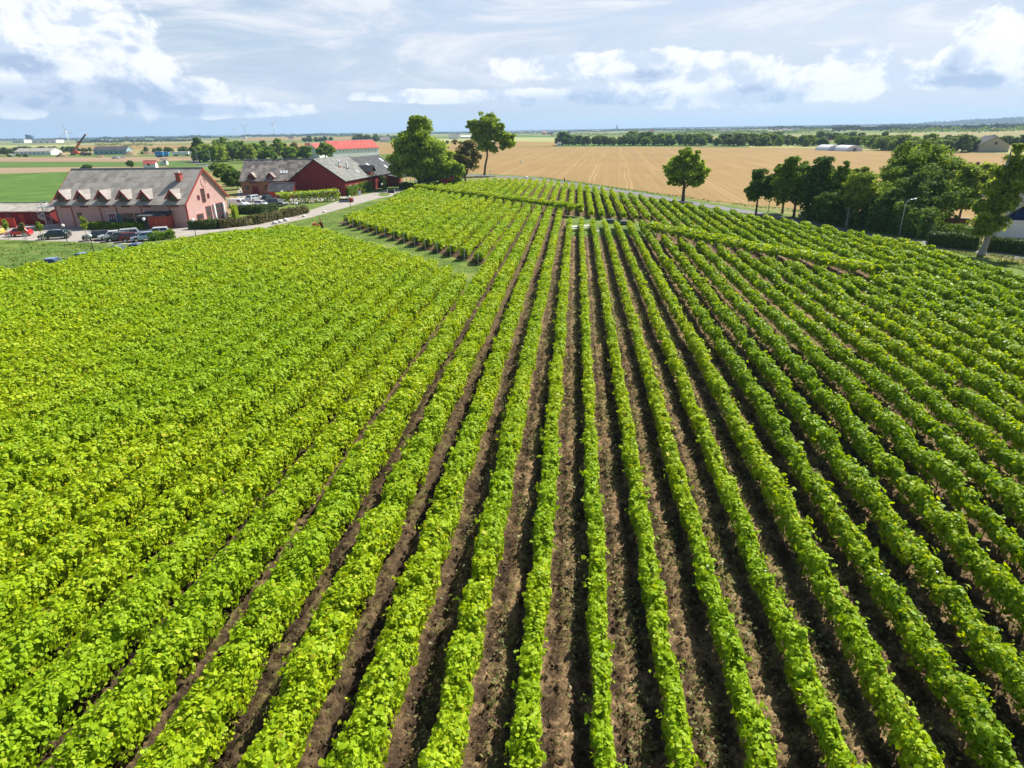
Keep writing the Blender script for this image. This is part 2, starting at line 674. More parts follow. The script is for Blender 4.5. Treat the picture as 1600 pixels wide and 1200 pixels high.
def stripes_mat(name, lo, hi, az, period, bumpy=0.0, line=None):
    def fn(g, out):
        p = g.pos()
        q = g.mapping(p, (0, 0, az), (1, 1, 1))
        sx = g.new('ShaderNodeSeparateXYZ')
        g.l.new(q, sx.inputs[0])
        jit = g.noise(q, 0.02, 3)
        u = g.m('ADD', sx.outputs[0], g.m('MULTIPLY', jit, 2.0))
        qs = g.mapping(q, (0, 0, 0), (0.55, 0.012, 1))
        streak = g.noise(qs, 1.0, 5, 0.7)
        patch = g.noise(p, 0.018, 5, 0.6)
        fine = g.noise(p, 1.3, 4, 0.7)
        f = g.m('ADD', g.m('MULTIPLY', streak, 0.55), g.m('ADD', g.m('MULTIPLY', patch, 0.3), g.m('MULTIPLY', fine, 0.15)))
        c = g.ramp(f, [(0.36, lo), (0.62, hi)])
        if line:
            fr = g.m('FRACT', g.m('DIVIDE', u, period))
            d1 = g.m('ABSOLUTE', g.m('SUBTRACT', fr, 0.44))
            d2 = g.m('ABSOLUTE', g.m('SUBTRACT', fr, 0.56))
            t = g.step(g.m('MINIMUM', d1, d2), 0.036, 0.012)
            t = g.m('MULTIPLY', t, g.step(g.noise(g.mapping(q, (0, 0, 0), (0.05, 0.015, 1)), 1.0, 2), 0.35, 0.6))
            c = g.mix(g.m('MULTIPLY', t, 0.55), c, line)
        bsdf(g, out, c, 0.95, spec=0.1)
    return mat(name, fn)


M_wheat = stripes_mat('wheat_stubble', (0.215, 0.140, 0.052), (0.295, 0.200, 0.080), R(9), 12.0, line=(0.38, 0.27, 0.13))
M_wheat2 = stripes_mat('ripe_field', (0.22, 0.145, 0.05), (0.30, 0.205, 0.08), R(70), 13.0)
M_tan = stripes_mat('tilled_field', (0.22, 0.165, 0.10), (0.32, 0.245, 0.15), R(75), 20.0)
M_brown = stripes_mat('dug_earth', (0.20, 0.135, 0.08), (0.34, 0.25, 0.16), R(60), 20.0)
M_green2 = stripes_mat('green_crop', (0.06, 0.12, 0.025), (0.11, 0.18, 0.04), R(75), 15.0)
M_pale = stripes_mat('pale_meadow', (0.22, 0.25, 0.08), (0.36, 0.36, 0.15), R(75), 15.0)


def gravel_mat():
    def fn(g, out):
        p = g.pos()
        f = g.noise(p, 0.5, 6, 0.65)
        f2 = g.noise(p, 25, 3, 0.7)
        c = g.ramp(g.m('ADD', g.m('MULTIPLY', f, 0.7), g.m('MULTIPLY', f2, 0.3)), [(0.35, (0.26, 0.235, 0.205)), (0.65, (0.40, 0.37, 0.33))])
        bsdf(g, out, c, 0.95, spec=0.1, normal=g.bump(f2, 0.4, 0.02))
    return mat('gravel', fn)


def asphalt_mat():
    def fn(g, out):
        p = g.pos()
        f = g.noise(p, 0.8, 6, 0.65)
        c = g.ramp(f, [(0.35, (0.11, 0.11, 0.115)), (0.65, (0.19, 0.19, 0.195))])
        bsdf(g, out, c, 0.85, spec=0.3)
    return mat('asphalt', fn)


M_gravel, M_asphalt = gravel_mat(), asphalt_mat()
M_white = plain('white_paint', (0.78, 0.78, 0.76), 0.6, vary=0.06)


def sheet(name, pts, z, m):
    """a level patch of ground with the given outline"""
    mb = MB()
    mb.poly([(p[0], p[1], z) for p in pts])
    o = mb.build(name, m)
    if o.data.polygons[0].normal.z < 0:
        o.data.flip_normals()
    return tag(o, kind='structure')


def disc_ground():
    bm = bmesh.new()
    prev = None
    rings = [0, 40, 120, 300, 800, 2000, 5000, 12000, 26000]
    last = [bm.verts.new((0, 0, -0.02))]
    for r in rings[1:]:
        cur = [bm.verts.new((r * math.cos(a), r * math.sin(a), -0.02)) for a in np.linspace(0, 2 * math.pi, 64, endpoint=False)]
        for i in range(64):
            j = (i + 1) % 64
            if len(last) == 1:
                bm.faces.new((last[0], cur[i], cur[j]))
            else:
                bm.faces.new((last[i], cur[i], cur[j], last[j]))
        last = cur
    me = bpy.data.meshes.new('ground')
    bm.to_mesh(me)
    bm.free()
    me.materials.append(ground_mat())
    tag(link('ground', me), kind='structure')


disc_ground()


def pxs(pts, h=0.0):
    return [P(x, y, h)[:2] for x, y in pts]


sheet('lawn', [(-150, -40), (120, -40), (140, 60)] + pxs([(1760, 425), (1600, 412), (1440, 384), (1250, 348), (1100, 322), (900, 292), (780, 282), (640, 283), (500, 300), (300, 350), (100, 350), (-200, 372)]), -0.012, M_lawn)
sheet('weed_patch', pxs([(-250, 420), (-200, 402), (0, 386), (60, 386), (170, 390), (205, 398), (110, 412), (0, 428), (-200, 470)]), -0.006, M_mead)
sheet('beet_field', pxs([(-400, 362), (-100, 341), (60, 331), (240, 318), (262, 262), (120, 268.5), (-400, 283)]), 0.01, M_beet)
sheet('tilled_field', pxs([(-400, 283), (120, 268.3), (262, 261.7), (262, 260.3), (120, 261), (-400, 267)]), 0.02, M_tan)
sheet('meadow_strip', pxs([(-400, 266.8), (120, 260.8), (262, 260.1), (335, 259), (335, 250), (200, 253.5), (0, 253), (-400, 256)]), 0.03, M_green2)
sheet('dug_field', pxs([(-400, 256), (0, 252.8), (200, 253.2), (335, 249.6), (335, 245), (180, 245.5), (0, 246), (-400, 249)]), 0.05, M_brown)
sheet('wheat_field', pxs([(640, 264), (760, 272), (840, 275.5), (905, 284), (1020, 301), (1100, 312.5), (1180, 321), (1250, 327), (1420, 340), (1800, 360), (1800, 244), (1600, 241), (1390, 236.5), (1250, 231.5), (1000, 229.5), (790, 230), (640, 232)]), 0.02, M_wheat)
sheet('stubble_strip', pxs([(640, 231.6), (790, 229.6), (870, 229), (870, 221), (790, 221.5), (600, 224)]), 0.06, M_wheat2)
sheet('pale_meadow', pxs([(1170, 230.5), (1250, 231.2), (1390, 236), (1700, 243), (1700, 236), (1390, 230.5), (1170, 226.5)]), 0.05, M_pale)
sheet('green_strip', pxs([(640, 223), (790, 221.2), (1000, 222), (1000, 215.5), (790, 214.5), (640, 218)]), 0.08, M_pale)
sheet('dark_crop', pxs([(770, 214), (900, 213.6), (900, 211.6), (770, 211.4)]), 0.15, M_green2)
sheet('ripe_field', pxs([(420, 243), (640, 240), (640, 224.5), (590, 222.5), (440, 226)]), 0.05, M_wheat2)
sheet('far_ripe_field', pxs([(360, 220.5), (600, 217.5), (600, 213.2), (400, 214.5)]), 0.2, M_wheat2)
sheet('sand_field', pxs([(120, 236), (240, 232), (300, 231), (300, 226), (200, 226), (120, 228.5)]), 0.1, M_wheat2)
sheet('pale_field', pxs([(-200, 232), (120, 230), (120, 226.5), (-200, 229)]), 0.12, M_pale)
sheet('car_park', pxs([(-120, 392), (0, 374.5), (110, 377.5), (200, 381.5), (275, 373), (345, 361), (420, 356), (394, 349), (366, 341), (297, 336), (95, 336), (-120, 342)]), 0.004, M_gravel)
sheet('courtyard', pxs([(366, 331), (455, 320), (540, 311), (548, 297), (470, 293), (372, 297)]), 0.004, M_gravel)
sheet('gravel_path', pxs([(400, 360.5), (418, 355), (485, 340), (547, 322.5), (593, 309.5), (630, 304), (680, 294), (660, 290), (608, 296.5), (543, 309), (481, 330), (394, 349)]), 0.010, M_gravel)
sheet('picnic_lawn', pxs([(884, 337), (960, 342), (1030, 349), (1022, 370), (884, 369)]), 0.012, M_lawn)


def road_strip(name, cl, width, z, m):
    pts = [np.array(p) for p in cl]
    L, Rr = [], []
    for i, p in enumerate(pts):
        d = pts[min(i + 1, len(pts) - 1)] - pts[max(i - 1, 0)]
        d = d / np.linalg.norm(d)
        n = np.array([-d[1], d[0]]) * width / 2
        L.append(p + n)
        Rr.append(p - n)
    mb = MB()
    k = len(pts)
    mb.add([(p[0], p[1], z) for p in L + Rr], [(i, i + 1, k + i + 1, k + i) for i in range(k - 1)])
    o = mb.build(name, m)
    for pl in o.data.polygons:
        if pl.normal.z < 0:
            o.data.flip_normals()
            break
    return tag(o, kind='structure')


def smooth_line(pts, n=6):
    pts = [np.array(p) for p in pts]
    out = []
    for i in range(len(pts) - 1):
        p0, p1, p2, p3 = pts[max(i - 1, 0)], pts[i], pts[i + 1], pts[min(i + 2, len(pts) - 1)]
        for t in np.linspace(0, 1, n, endpoint=False):
            out.append(0.5 * ((2 * p1) + (-p0 + p2) * t + (2 * p0 - 5 * p1 + 4 * p2 - p3) * t * t + (-p0 + 3 * p1 - 3 * p2 + p3) * t ** 3))
    out.append(pts[-1])
    return out


road_px = [(640, 270), (700, 272), (760, 274.5), (840, 279.5), (915, 289), (960, 296), (1025, 306.5), (1080, 316), (1140, 326), (1200, 335), (1290, 352), (1384, 371), (1455, 381), (1526, 390), (1600, 400.5), (1760, 424)]
road_cl = smooth_line(pxs(road_px))
road_strip('road', road_cl, 5.6, 0.028, M_asphalt)
verge = [p + np.array([0.9, 4.4]) for p in road_cl]
road_strip('verge', verge, 2.6, 0.032, M_mead)
road_strip('farm_road', smooth_line(pxs([(300, 262), (330, 259), (312, 256), (300, 253), (330, 247), (420, 243)])), 5, 0.06, M_asphalt)


# --- tilled soil between the rows: ruts and clods are real relief near the flight path
def soil_mat():
    def fn(g, out):
        p = g.pos()
        q = g.mapping(p, (0, 0, TH), (1, 1, 1))
        sx = g.new('ShaderNodeSeparateXYZ')
        g.l.new(q, sx.inputs[0])
        clod = g.noise(p, 5.0, 6, 0.7)
        clod2 = g.noise(p, 14.0, 5, 0.75)
        mid = g.noise(p, 0.9, 4, 0.6)
        str_ = g.noise(g.mapping(q, (0, 0, 0), (2.2, 0.12, 1)), 1.0, 3, 0.6)
        f = g.m('ADD', g.m('MULTIPLY', clod, 0.40), g.m('ADD', g.m('MULTIPLY', clod2, 0.25), g.m('ADD', g.m('MULTIPLY', mid, 0.2), g.m('MULTIPLY', str_, 0.15))))
        c = g.ramp(f, [(0.39, (0.060, 0.041, 0.025)), (0.5, (0.180, 0.122, 0.066)), (0.60, (0.44, 0.30, 0.160))])
        # damp, tread-marked wheel tracks: two in every alley
        u = g.m('ADD', g.m('SUBTRACT', sx.outputs[0], o0), g.m('MULTIPLY', g.m('SUBTRACT', g.noise(g.mapping(q, (0, 0, 0), (0.2, 0.2, 1)), 1.0, 2), 0.5), 0.35))
        ph = g.m('MULTIPLY', g.m('FRACT', g.m('DIVIDE', u, 2.0)), 2.0)
        t1 = g.step(g.m('ABSOLUTE', g.m('SUBTRACT', ph, 0.52)), 0.36, 0.16)
        t2 = g.step(g.m('ABSOLUTE', g.m('SUBTRACT', ph, 1.50)), 0.36, 0.16)
        tr = g.m('MAXIMUM', t1, t2)
        tr = g.m('MULTIPLY', tr, g.step(g.m('ADD', mid, g.m('MULTIPLY', clod, 0.5)), 1.0, 0.66))
        tread = g.step(g.m('FRACT', g.m('ADD', g.m('MULTIPLY', sx.outputs[1], 4.0), g.m('MULTIPLY', g.m('ABSOLUTE', g.m('SUBTRACT', ph, 1.5)), 5.0))), 0.35, 0.6)
        c = g.mix(g.m('MULTIPLY', tr, 0.82), c, g.mix(tread, (0.030, 0.020, 0.014), (0.060, 0.040, 0.026)))
        c = g.mix(g.m('MULTIPLY', g.step(sx.outputs[0], o0 - 2.0, o0 - 8.0), 0.6), c, (0.045, 0.030, 0.020))  # left block soil darkened in colour to stand in for shade between its rows
        # thin weeds between the wheel tracks
        weed = g.step(g.m('ADD', g.noise(p, 4.0, 5, 0.7), g.m('MULTIPLY', g.noise(p, 0.16, 3), 0.55)), 0.78, 0.95)
        weed = g.m('MULTIPLY', weed, g.m('SUBTRACT', 1.0, tr))
        c = g.mix(g.m('MULTIPLY', weed, 0.75), c, (0.19, 0.19, 0.055))
        bsdf(g, out, c, 0.95, spec=0.08, normal=g.bump(g.m('ADD', clod, g.m('MULTIPLY', clod2, 0.5)), 1.0, 0.08))
    return mat('tilled_soil', fn)


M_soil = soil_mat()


def soil():
    # near: fine grid aligned with the rows
    def height(o, s, rg):
        ph = np.mod(o - o0, 2.0)
        rut = -0.07 * np.exp(-((ph - 0.55) / 0.16) ** 2) - 0.07 * np.exp(-((ph - 1.45) / 0.16) ** 2)
        crown = 0.05 * np.exp(-((ph - 1.0) / 0.25) ** 2)
        mound = 0.06 * (np.exp(-(ph / 0.3) ** 2) + np.exp(-((ph - 2.0) / 0.3) ** 2))
        return rut + crown + mound
    no, ns = 460, 520
    oo = np.linspace(offs(-9), offs(-9) + 46 * 1.0, no)
    ss = np.linspace(7.5, 48, ns)
    O, S = np.meshgrid(oo, ss, indexing='ij')
    hgt = height(O, S, rng)
    nzv = np.zeros_like(hgt)
    for sc, am in ((1, 0.055), (2, 0.045), (5, 0.035)):
        a = rng.normal(size=(no // sc + 2, ns // sc + 2))
        i = np.arange(no) / sc
        j = np.arange(ns) / sc
        i0, j0 = i.astype(int), j.astype(int)
        fi, fj = (i - i0)[:, None], (j - j0)[None, :]
        nzv += am * (a[i0][:, j0] * (1 - fi) * (1 - fj) + a[i0 + 1][:, j0] * fi * (1 - fj) + a[i0][:, j0 + 1] * (1 - fi) * fj + a[i0 + 1][:, j0 + 1] * fi * fj)
    hgt = hgt + nzv * 1.0 + 0.12
    edge = np.minimum(np.minimum(O - oo[0], oo[-1] - O), np.minimum(S - 7.0, 48 - S))
    hgt = np.where(edge < 0.4, 0.03, hgt)
    X = O * nd_[0] + S * rd[0]
    Y = O * nd_[1] + S * rd[1]
    v = np.stack([X, Y, hgt], axis=-1).reshape(-1, 3)
    idx = np.arange(no * ns).reshape(no, ns)
    q = np.stack([idx[:-1, :-1], idx[1:, :-1], idx[1:, 1:], idx[:-1, 1:]], axis=-1).reshape(-1, 4)
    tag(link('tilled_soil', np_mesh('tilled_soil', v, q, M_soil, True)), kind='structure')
    # the rest of the vineyard floor
    front = [np.array([-110, 4.0]), np.array([130, 4.0])]
    main = front + gp([(2200, 535), (1760, 452), (1600, 427), (1561, 420), (1540, 413), (1519, 402), (1477, 389), (1434, 376), (1347, 364), (1268, 350), (1150, 333), (1037, 315), (932, 296), (847, 285), (780, 282), (700, 287), (655, 291), (600, 314)], 0.8) + m_low[::-1] + far_left
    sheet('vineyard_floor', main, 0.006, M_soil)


soil()


# ------------------------------------------------------------------ vine rows
def row_foliage(k, s0, s1, hw, top, bot, seed, bushy=1.0, coverage=1.7):
    rg = np.random.default_rng(seed)
    o = offs(k)
    parts = []
    chunk = 4.0
    n_ch = max(1, int(round((s1 - s0) / chunk)))
    edges = np.linspace(s0, s1, n_ch + 1)
    sg = np.linspace(s0, s1, max(8, int((s1 - s0) * 5)))
    fw = 1 + 0.16 * bushy * wob(sg, 0.6, rg) + 0.14 * bushy * wob(sg, 1.7, rg)
    ft = 0.15 * bushy * wob(sg, 0.55, rg) + 0.14 * bushy * wob(sg, 1.5, rg)
    fc = 0.07 * bushy * wob(sg, 1.2, rg) + 0.03 * wob(sg, 5.0, rg)
    fb = 0.12 * wob(sg, 1.0, rg)
    # sparse places where a vine is weak
    weak = np.clip(wob(sg, 1.3, rg) * 1.7 - 0.85, 0, 1) * bushy * 0.55
    ft = ft - weak * 0.5
    fw = fw * (1 - weak * 0.4)

    def place(s, a, depth):
        w = np.interp(s, sg, fw) * hw
        t = top + np.interp(s, sg, ft)
        b = bot + np.interp(s, sg, fb)
        c = np.interp(s, sg, fc)
        ca, sa = np.cos(a), np.sin(a)
        x = c + depth * w * np.sign(ca) * np.abs(ca) ** 0.65
        z = (t + b) / 2 + depth * (t - b) / 2 * np.sign(sa) * np.abs(sa) ** 0.75
        oo = o + x
        return np.stack([oo * nd_[0] + s * rd[0], oo * nd_[1] + s * rd[1], z], axis=1), np.stack([ca * nd_[0], ca * nd_[1], sa * 0.9], axis=1)

    per = 2 * (top - bot) + 2 * hw
    for c0, c1 in zip(edges[:-1], edges[1:]):
        sm = (c0 + c1) / 2
        mid = rd * sm + nd_ * o
        dist = math.sqrt(mid[0] ** 2 + mid[1] ** 2 + 200)
        # wholly outside the picture: leave thin
        L = max(0.098, 0.062 + 0.0017 * dist)
        n = int((c1 - c0) * per * coverage / (0.62 * L * L))
        s = rg.uniform(c0, c1, n)
        a = rg.uniform(-0.55, math.pi + 0.55, n)
        dep = 1.06 - 0.55 * rg.uniform(0, 1, n) ** 1.6
        # leaves sit in bunches with hollows between them
        bun = np.sin(s * 4.7 + 1.7 * np.sin(s * 1.9 + k) + a * 2.6 + k) + np.sin(s * 8.3 - a * 3.9 + 2 * k) + 0.7 * np.sin(s * 2.2 + a * 1.1 + 3 * k)
        hol = bun + 0.5 * rg.normal(size=n)
        dep = np.where(hol < -0.75, dep - 0.38, dep)
        keep = (hol > -0.75) | (rg.uniform(0, 1, n) < 0.55)
        s, a, dep = s[keep], a[keep], dep[keep]
        n = len(s)
        p, nr = place(s, a, dep)
        # shoots that stick out
        ns = int((c1 - c0) * 3.4 * bushy)
        if ns and dist < 75:
            sc = rg.uniform(c0, c1, ns)
            sa = rg.uniform(0.1, math.pi - 0.1, ns)
            p0, n0 = place(sc, sa, np.ones(ns))
            n0 = norm(n0 + rg.normal(size=n0.shape) * 0.45 + np.array([0, 0, 0.25]))
            ln = rg.uniform(0.10, 0.36, ns)
            per_s = 7 if dist < 35 else 3
            tt = np.tile(np.linspace(0.15, 1, per_s), ns)
            pp = np.repeat(p0, per_s, 0) + np.repeat(n0 * ln[:, None], per_s, 0) * tt[:, None] + rg.normal(size=(ns * per_s, 3)) * 0.05
            p = np.concatenate([p, pp])
            nr = np.concatenate([nr, np.repeat(n0, per_s, 0)])
        nr = norm(nr) + rg.normal(size=nr.shape) * 0.55 + np.array([0, 0, 0.22])
        size = L * np.clip(np.exp(rg.normal(size=len(p)) * 0.33), 0.45, 1.9) * 0.96
        parts.append(leaf_arrays(p, nr, size, dist < 42, 0.55, rg))
    # woody, leafy heart of the row
    st = max(0.8, (s1 - s0) / 160)
    sc = np.linspace(s0 + 0.15, s1 - 0.15, max(2, int((s1 - s0) / st)))
    na = 8
    al = np.linspace(0, 2 * math.pi, na, endpoint=False)
    S = np.repeat(sc, na)
    A = np.tile(al, len(sc))
    p, _ = place(S, A, 0.46 + 0.06 * rg.uniform(-1, 1, len(S)))
    i = np.arange(len(sc) - 1)[:, None] * na
    j = np.arange(na)[None, :]
    q = np.stack([i + j, i + (j + 1) % na, i + na + (j + 1) % na, i + na + j], axis=-1).reshape(-1, 4)
    parts.append((p, q))
    return merge(parts)


ORD = ['', 'first', 'second', 'third', 'fourth', 'fifth', 'sixth', 'seventh', 'eighth', 'ninth', 'tenth', 'eleventh', 'twelfth', 'thirteenth', 'fourteenth', 'fifteenth', 'sixteenth', 'seventeenth', 'eighteenth', 'nineteenth', 'twentieth']
ORD += ['twenty-' + x for x in ORD[1:10]] + ['thirtieth'] + ['thirty-' + x for x in ORD[1:10]] + ['fortieth'] + ['forty-' + x for x in ORD[1:10]]

trunk_me = post_me = endpost_me = None


def small_parts():
    global trunk_me, post_me, endpost_me
    t = MB()
    t.tube([(0, 0, -0.05), (0.03, 0.02, 0.25), (-0.02, 0.03, 0.5), (0.02, 0, 0.85)], [0.035, 0.028, 0.026, 0.02], 6)
    o = t.build('trunk', M_vinewood)
    trunk_me = o.data
    bpy.data.objects.remove(o)
    t = MB()
    t.box(-0.025, 0.025, -0.02, 0.02, -0.05, 1.28)
    o = t.build('post', M_steel)
    post_me = o.data
    bpy.data.objects.remove(o)
    t = MB()
    t.tube([(0, 0, -0.05), (0, 0, 1.7)], [0.06, 0.055], 8)
    o = t.build('end_post', M_steel)
    endpost_me = o.data
    bpy.data.objects.remove(o)


small_parts()
CENTRE = 'the row that runs straight away under the camera'
n_rows = 0


def make_row(k, s0, s1, hw, top, bot, m, label, group, bushy=1.0, near_post=False, trunks=0, cov=1.7):
    global n_rows
    v, q = row_foliage(k, s0, s1, hw, top, bot, abs(5000 + 37 * k + int(s0)), bushy, cov)
    base = rd * s0 + nd_ * offs(k)
    root = empty('vine_row', (base[0], base[1], 0), 0, label, 'vine row', group)
    v = v - np.array([base[0], base[1], 0])
    link('foliage', np_mesh('foliage', v, q, m), root)
    n_rows += 1
    rg = random.Random(k * 71 + int(s0))
    if near_post:
        e = link('end_post', endpost_me, root)
        c = -rd * 0.35
        e.location = (c[0], c[1], 0)
        e.rotation_euler = (0.0, R(rg.uniform(-4, 4)), 0)
    s = max(0.7, 10.4 - s0)
    for i in range(trunks):
        e = link('trunk', trunk_me, root)
        c = rd * s + nd_ * rg.uniform(-0.05, 0.05)
        e.location = (c[0], c[1], 0)
        e.rotation_euler = (R(rg.uniform(-8, 8)), R(rg.uniform(-8, 8)), rg.uniform(0, 6))
        if i % 5 == 2:
            e = link('post', post_me, root)
            c = rd * (s + 0.6)
            e.location = (c[0], c[1], 0)
        s += rg.uniform(1.05, 1.3)
    return root


hsL, hsR = strip(HL, 1.5), strip(HR, 1.7)
front_rows, back_rows, left_rows, mid_rows = [], [], [], []
for k in range(-46, 40):
    if k <= -6:
        for (a, b) in clip_row(k, L_POLY):
            if b - a > 2.5:
                left_rows.append((k, max(a, NEAR), b)) if b - max(a, NEAR) > 2.5 else None
    ex = clip_row(k, GAP) + clip_row(k, hsL) + clip_row(k, hsR)
    for (a, b) in subtract(clip_row(k, MAIN_POLY), ex):
        mid = rd * (a + b) / 2 + nd_ * offs(k)
        if a < 20 + max(0, offs(k) - 14):
            if k > -6:
              front_rows.append((k, a, b))
        elif k <= -6 and (rd * a + nd_ * offs(k)) @ np.array([0, 1]) < 185 and hat(0, 0, 1, 1) and clip_row(k, hsL) and a < clip_row(k, hsL)[0][0] - 1:
            mid_rows.append((k, a, b))
        elif clip_row(k, hsL) and a < clip_row(k, hsL)[0][0] - 1:
            mid_rows.append((k, a, b))
        else:
            back_rows.append((k, a, b))


def rowname(k):
    if k == 0:
        return 'straight away under the camera'
    return ('%s row to the %s of the one running straight away under the camera' % (ORD[abs(k)], 'right' if k > 0 else 'left'))


for (k, a, b) in front_rows:
    hw = {-5: 0.68, -4: 0.62, -3: 0.53, -2: 0.44, -1: 0.36, 0: 0.27, 1: 0.29, 2: 0.30, 3: 0.31, 4: 0.33, 5: 0.35}.get(k, min(0.46, 0.36 + 0.012 * (k - 6)))
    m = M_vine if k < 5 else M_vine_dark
    lab = 'narrow vine row running straight away from under the camera' if k == 0 else \
        ('trellised vine row, %s to the %s of the one under the camera' % (ORD[abs(k)], 'right' if k > 0 else 'left'))
    make_row(k, a, b, hw, {-5: 1.72, -4: 1.68, -3: 1.60, -2: 1.50, -1: 1.42, 0: 1.32}.get(k, 1.32 if k < 4 else 1.46), 0.30, m, lab, 'long vine rows under the camera', 1.0 if k < 5 else 1.3, trunks=(18 if 1 <= k <= 8 else 0))
ks = sorted({k for k, _, _ in left_rows}, reverse=True)
for (k, a, b) in left_rows:
    i = ks.index(k) + 1
    lab = 'bushy vine row of the dense block, %s in from its bare soil edge' % ORD[min(i, 49)]
    make_row(k, a, b, 0.70 if k > -9 else (0.74 if k > -13 else (0.79 if k > -18 else 0.86)), 1.84, 0.28, M_vine, lab, 'vine rows of the dense left block', 0.55, cov=1.7)
ks = sorted({k for k, _, _ in mid_rows}, reverse=True)
for (k, a, b) in mid_rows:
    i = ks.index(k) + 1
    lab = 'short vine row before the barn arbor, %s from the long rows' % ORD[min(i, 49)]
    make_row(k, a, b, 0.60, 1.70, 0.35, M_vine, lab, 'short vine rows before the barn arbor', 1.0, near_post=True)
ks = sorted({k for k, _, _ in back_rows})
for (k, a, b) in back_rows:
    i = ks.index(k) + 1
    lab = 'vine row ending at the wheat field road, %s from the barn end' % ORD[min(i, 49)]
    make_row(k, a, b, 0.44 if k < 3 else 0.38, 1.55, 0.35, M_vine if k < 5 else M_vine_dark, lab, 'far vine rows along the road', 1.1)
print('ROWS', n_rows, len(front_rows), len(left_rows), len(mid_rows), len(back_rows))


# --- arbors: vines trained over a frame across the ends of the rows
def arbor(ab, label, w=1.1, top=2.35, bot=1.45, seed=5):
    a, b = ab
    ln = np.linalg.norm(b - a)
    d = (b - a) / ln
    n = np.array([-d[1], d[0]])
    rg = np.random.default_rng(seed)
    root = empty('vine_arbor', (a[0], a[1], 0), 0, label, 'arbor')
    parts = []
    N = int(ln * 190)
    s = rg.uniform(0, ln, N)
    al = rg.uniform(-0.6, math.pi + 0.6, N)
    sg = np.linspace(0, ln, int(ln * 4))
    fw = 1 + 0.2 * wob(sg, 0.8, rg) + 0.15 * wob(sg, 2.5, rg)
    ft = 0.15 * wob(sg, 0.7, rg) + 0.12 * wob(sg, 3.0, rg)
    dep = 1.05 - 0.5 * rg.uniform(0, 1, N) ** 2
    x = np.cos(al) * w * np.interp(s, sg, fw) * dep
    z = (top + bot) / 2 + np.interp(s, sg, ft) + np.sin(al) * (top - bot) / 2 * dep
    p = np.stack([d[0] * s + n[0] * x, d[1] * s + n[1] * x, z], axis=1)
    nr = np.stack([n[0] * np.cos(al), n[1] * np.cos(al), np.sin(al) + 0.3], axis=1) + rg.normal(size=(N, 3)) * 0.6
    parts.append(leaf_arrays(p, nr, 0.34 * rg.uniform(0.7, 1.3, N), False, 0.4, rg))
    sc = np.linspace(0.2, ln - 0.2, int(ln / 1.0))
    na = 8
    A = np.tile(np.linspace(0, 2 * math.pi, na, endpoint=False), len(sc))
    S = np.repeat(sc, na)
    x = np.cos(A) * w * 0.66
    z = (top + bot) / 2 + np.sin(A) * (top - bot) * 0.3
    i = np.arange(len(sc) - 1)[:, None] * na
    j = np.arange(na)[None, :]
    q = np.stack([i + j, i + (j + 1) % na, i + na + (j + 1) % na, i + na + j], axis=-1).reshape(-1, 4)
    parts.append((np.stack([d[0] * S + n[0] * x, d[1] * S + n[1] * x, z], axis=1), q))
    v, q = merge(parts)
    link('foliage', np_mesh('foliage', v, q, M_hop), root)
    s = 0.5
    while s < ln:
        for sd_ in (-0.8, 0.8):
            o = link('post', endpost_me, root)
            c = d * s + n * sd_ * w
            o.location = (c[0], c[1], 0)
        s += 4.2
    return root


arbor(HL, 'long vine arbor crossing the row ends in front of the red barn', 1.15, seed=5)
arbor(HR, 'long vine arbor crossing the darker rows towards the street lamp road', 1.25, seed=6)
HR2 = [P(1380, 421, 1.6)[:2], P(1440, 431, 1.6)[:2]]


# --- clods and weeds between the rows
def ground_bits():
    rg = np.random.default_rng(3)
    n = 16000
    o = rg.uniform(offs(-5), offs(12), n)
    s = 9 + 30 * rg.uniform(0, 1, n) ** 1.3
    ph = np.mod(o - o0, 2.0)
    sz = rg.uniform(0.015, 0.06, n) * (1 + (rg.uniform(0, 1, n) > 0.96) * 0.8)
    z = 0.12 + 0.03 * rg.uniform(-1, 1, n)
    c = np.stack([o * nd_[0] + s * rd[0], o * nd_[1] + s * rd[1], z], axis=1)
    octa = np.array([[1, 0, 0], [0, 1, 0], [-1, 0, 0], [0, -1, 0], [0, 0, 0.7], [0, 0, -0.7]], dtype=float)
    v = (c[:, None, :] + octa[None] * sz[:, None, None] * rg.uniform(0.6, 1.4, (n, 6, 1)))
    f = np.array([[0, 1, 4], [1, 2, 4], [2, 3, 4], [3, 0, 4], [1, 0, 5], [2, 1, 5], [3, 2, 5], [0, 3, 5]])
    q = (np.arange(n)[:, None, None] * 6 + f[None]).reshape(-1, 3)
    tag(link('soil_clods', np_mesh('soil_clods', v.reshape(-1, 3), q, M_soil)), 'brown soil clods scattered between the vine rows', 'soil clods', kind='stuff')
    n = 120000
    o = rg.uniform(offs(-3), offs(11), n)
    s = 9 + 60 * rg.uniform(0, 1, n) ** 1.2
    ph = np.mod(o - o0, 2.0)
    cl = np.sin(o * 1.1 + np.sin(s * 0.35) * 2) + np.sin(s * 0.8 + o * 2.3)
    keep = (np.abs(ph - 1.05) < 0.30 + 0.16 * rg.normal(size=n) ** 2) & (cl + rg.normal(size=n) * 0.9 > -0.3)
    o, s = o[keep], s[keep]
    n = len(o)
    p = np.stack([o * nd_[0] + s * rd[0], o * nd_[1] + s * rd[1], 0.20 + 0.11 * rg.uniform(0, 1, n)], axis=1)
    nr = rg.normal(size=(n, 3)) + np.array([0, 0, 0.8])
    v, q = leaf_arrays(p, nr, rg.uniform(0.07, 0.17, n), False, -0.2, rg, 0.32)
    mw = leafmat('weed_leaf', [(0.0, (0.09, 0.12, 0.03)), (0.6, (0.17, 0.19, 0.055)), (1.0, (0.30, 0.26, 0.12))], 0.25)
    tag(link('weeds', np_mesh('weeds', v, q, mw)), 'low green weeds growing in the soil between vine rows', 'weeds', kind='stuff')


ground_bits()

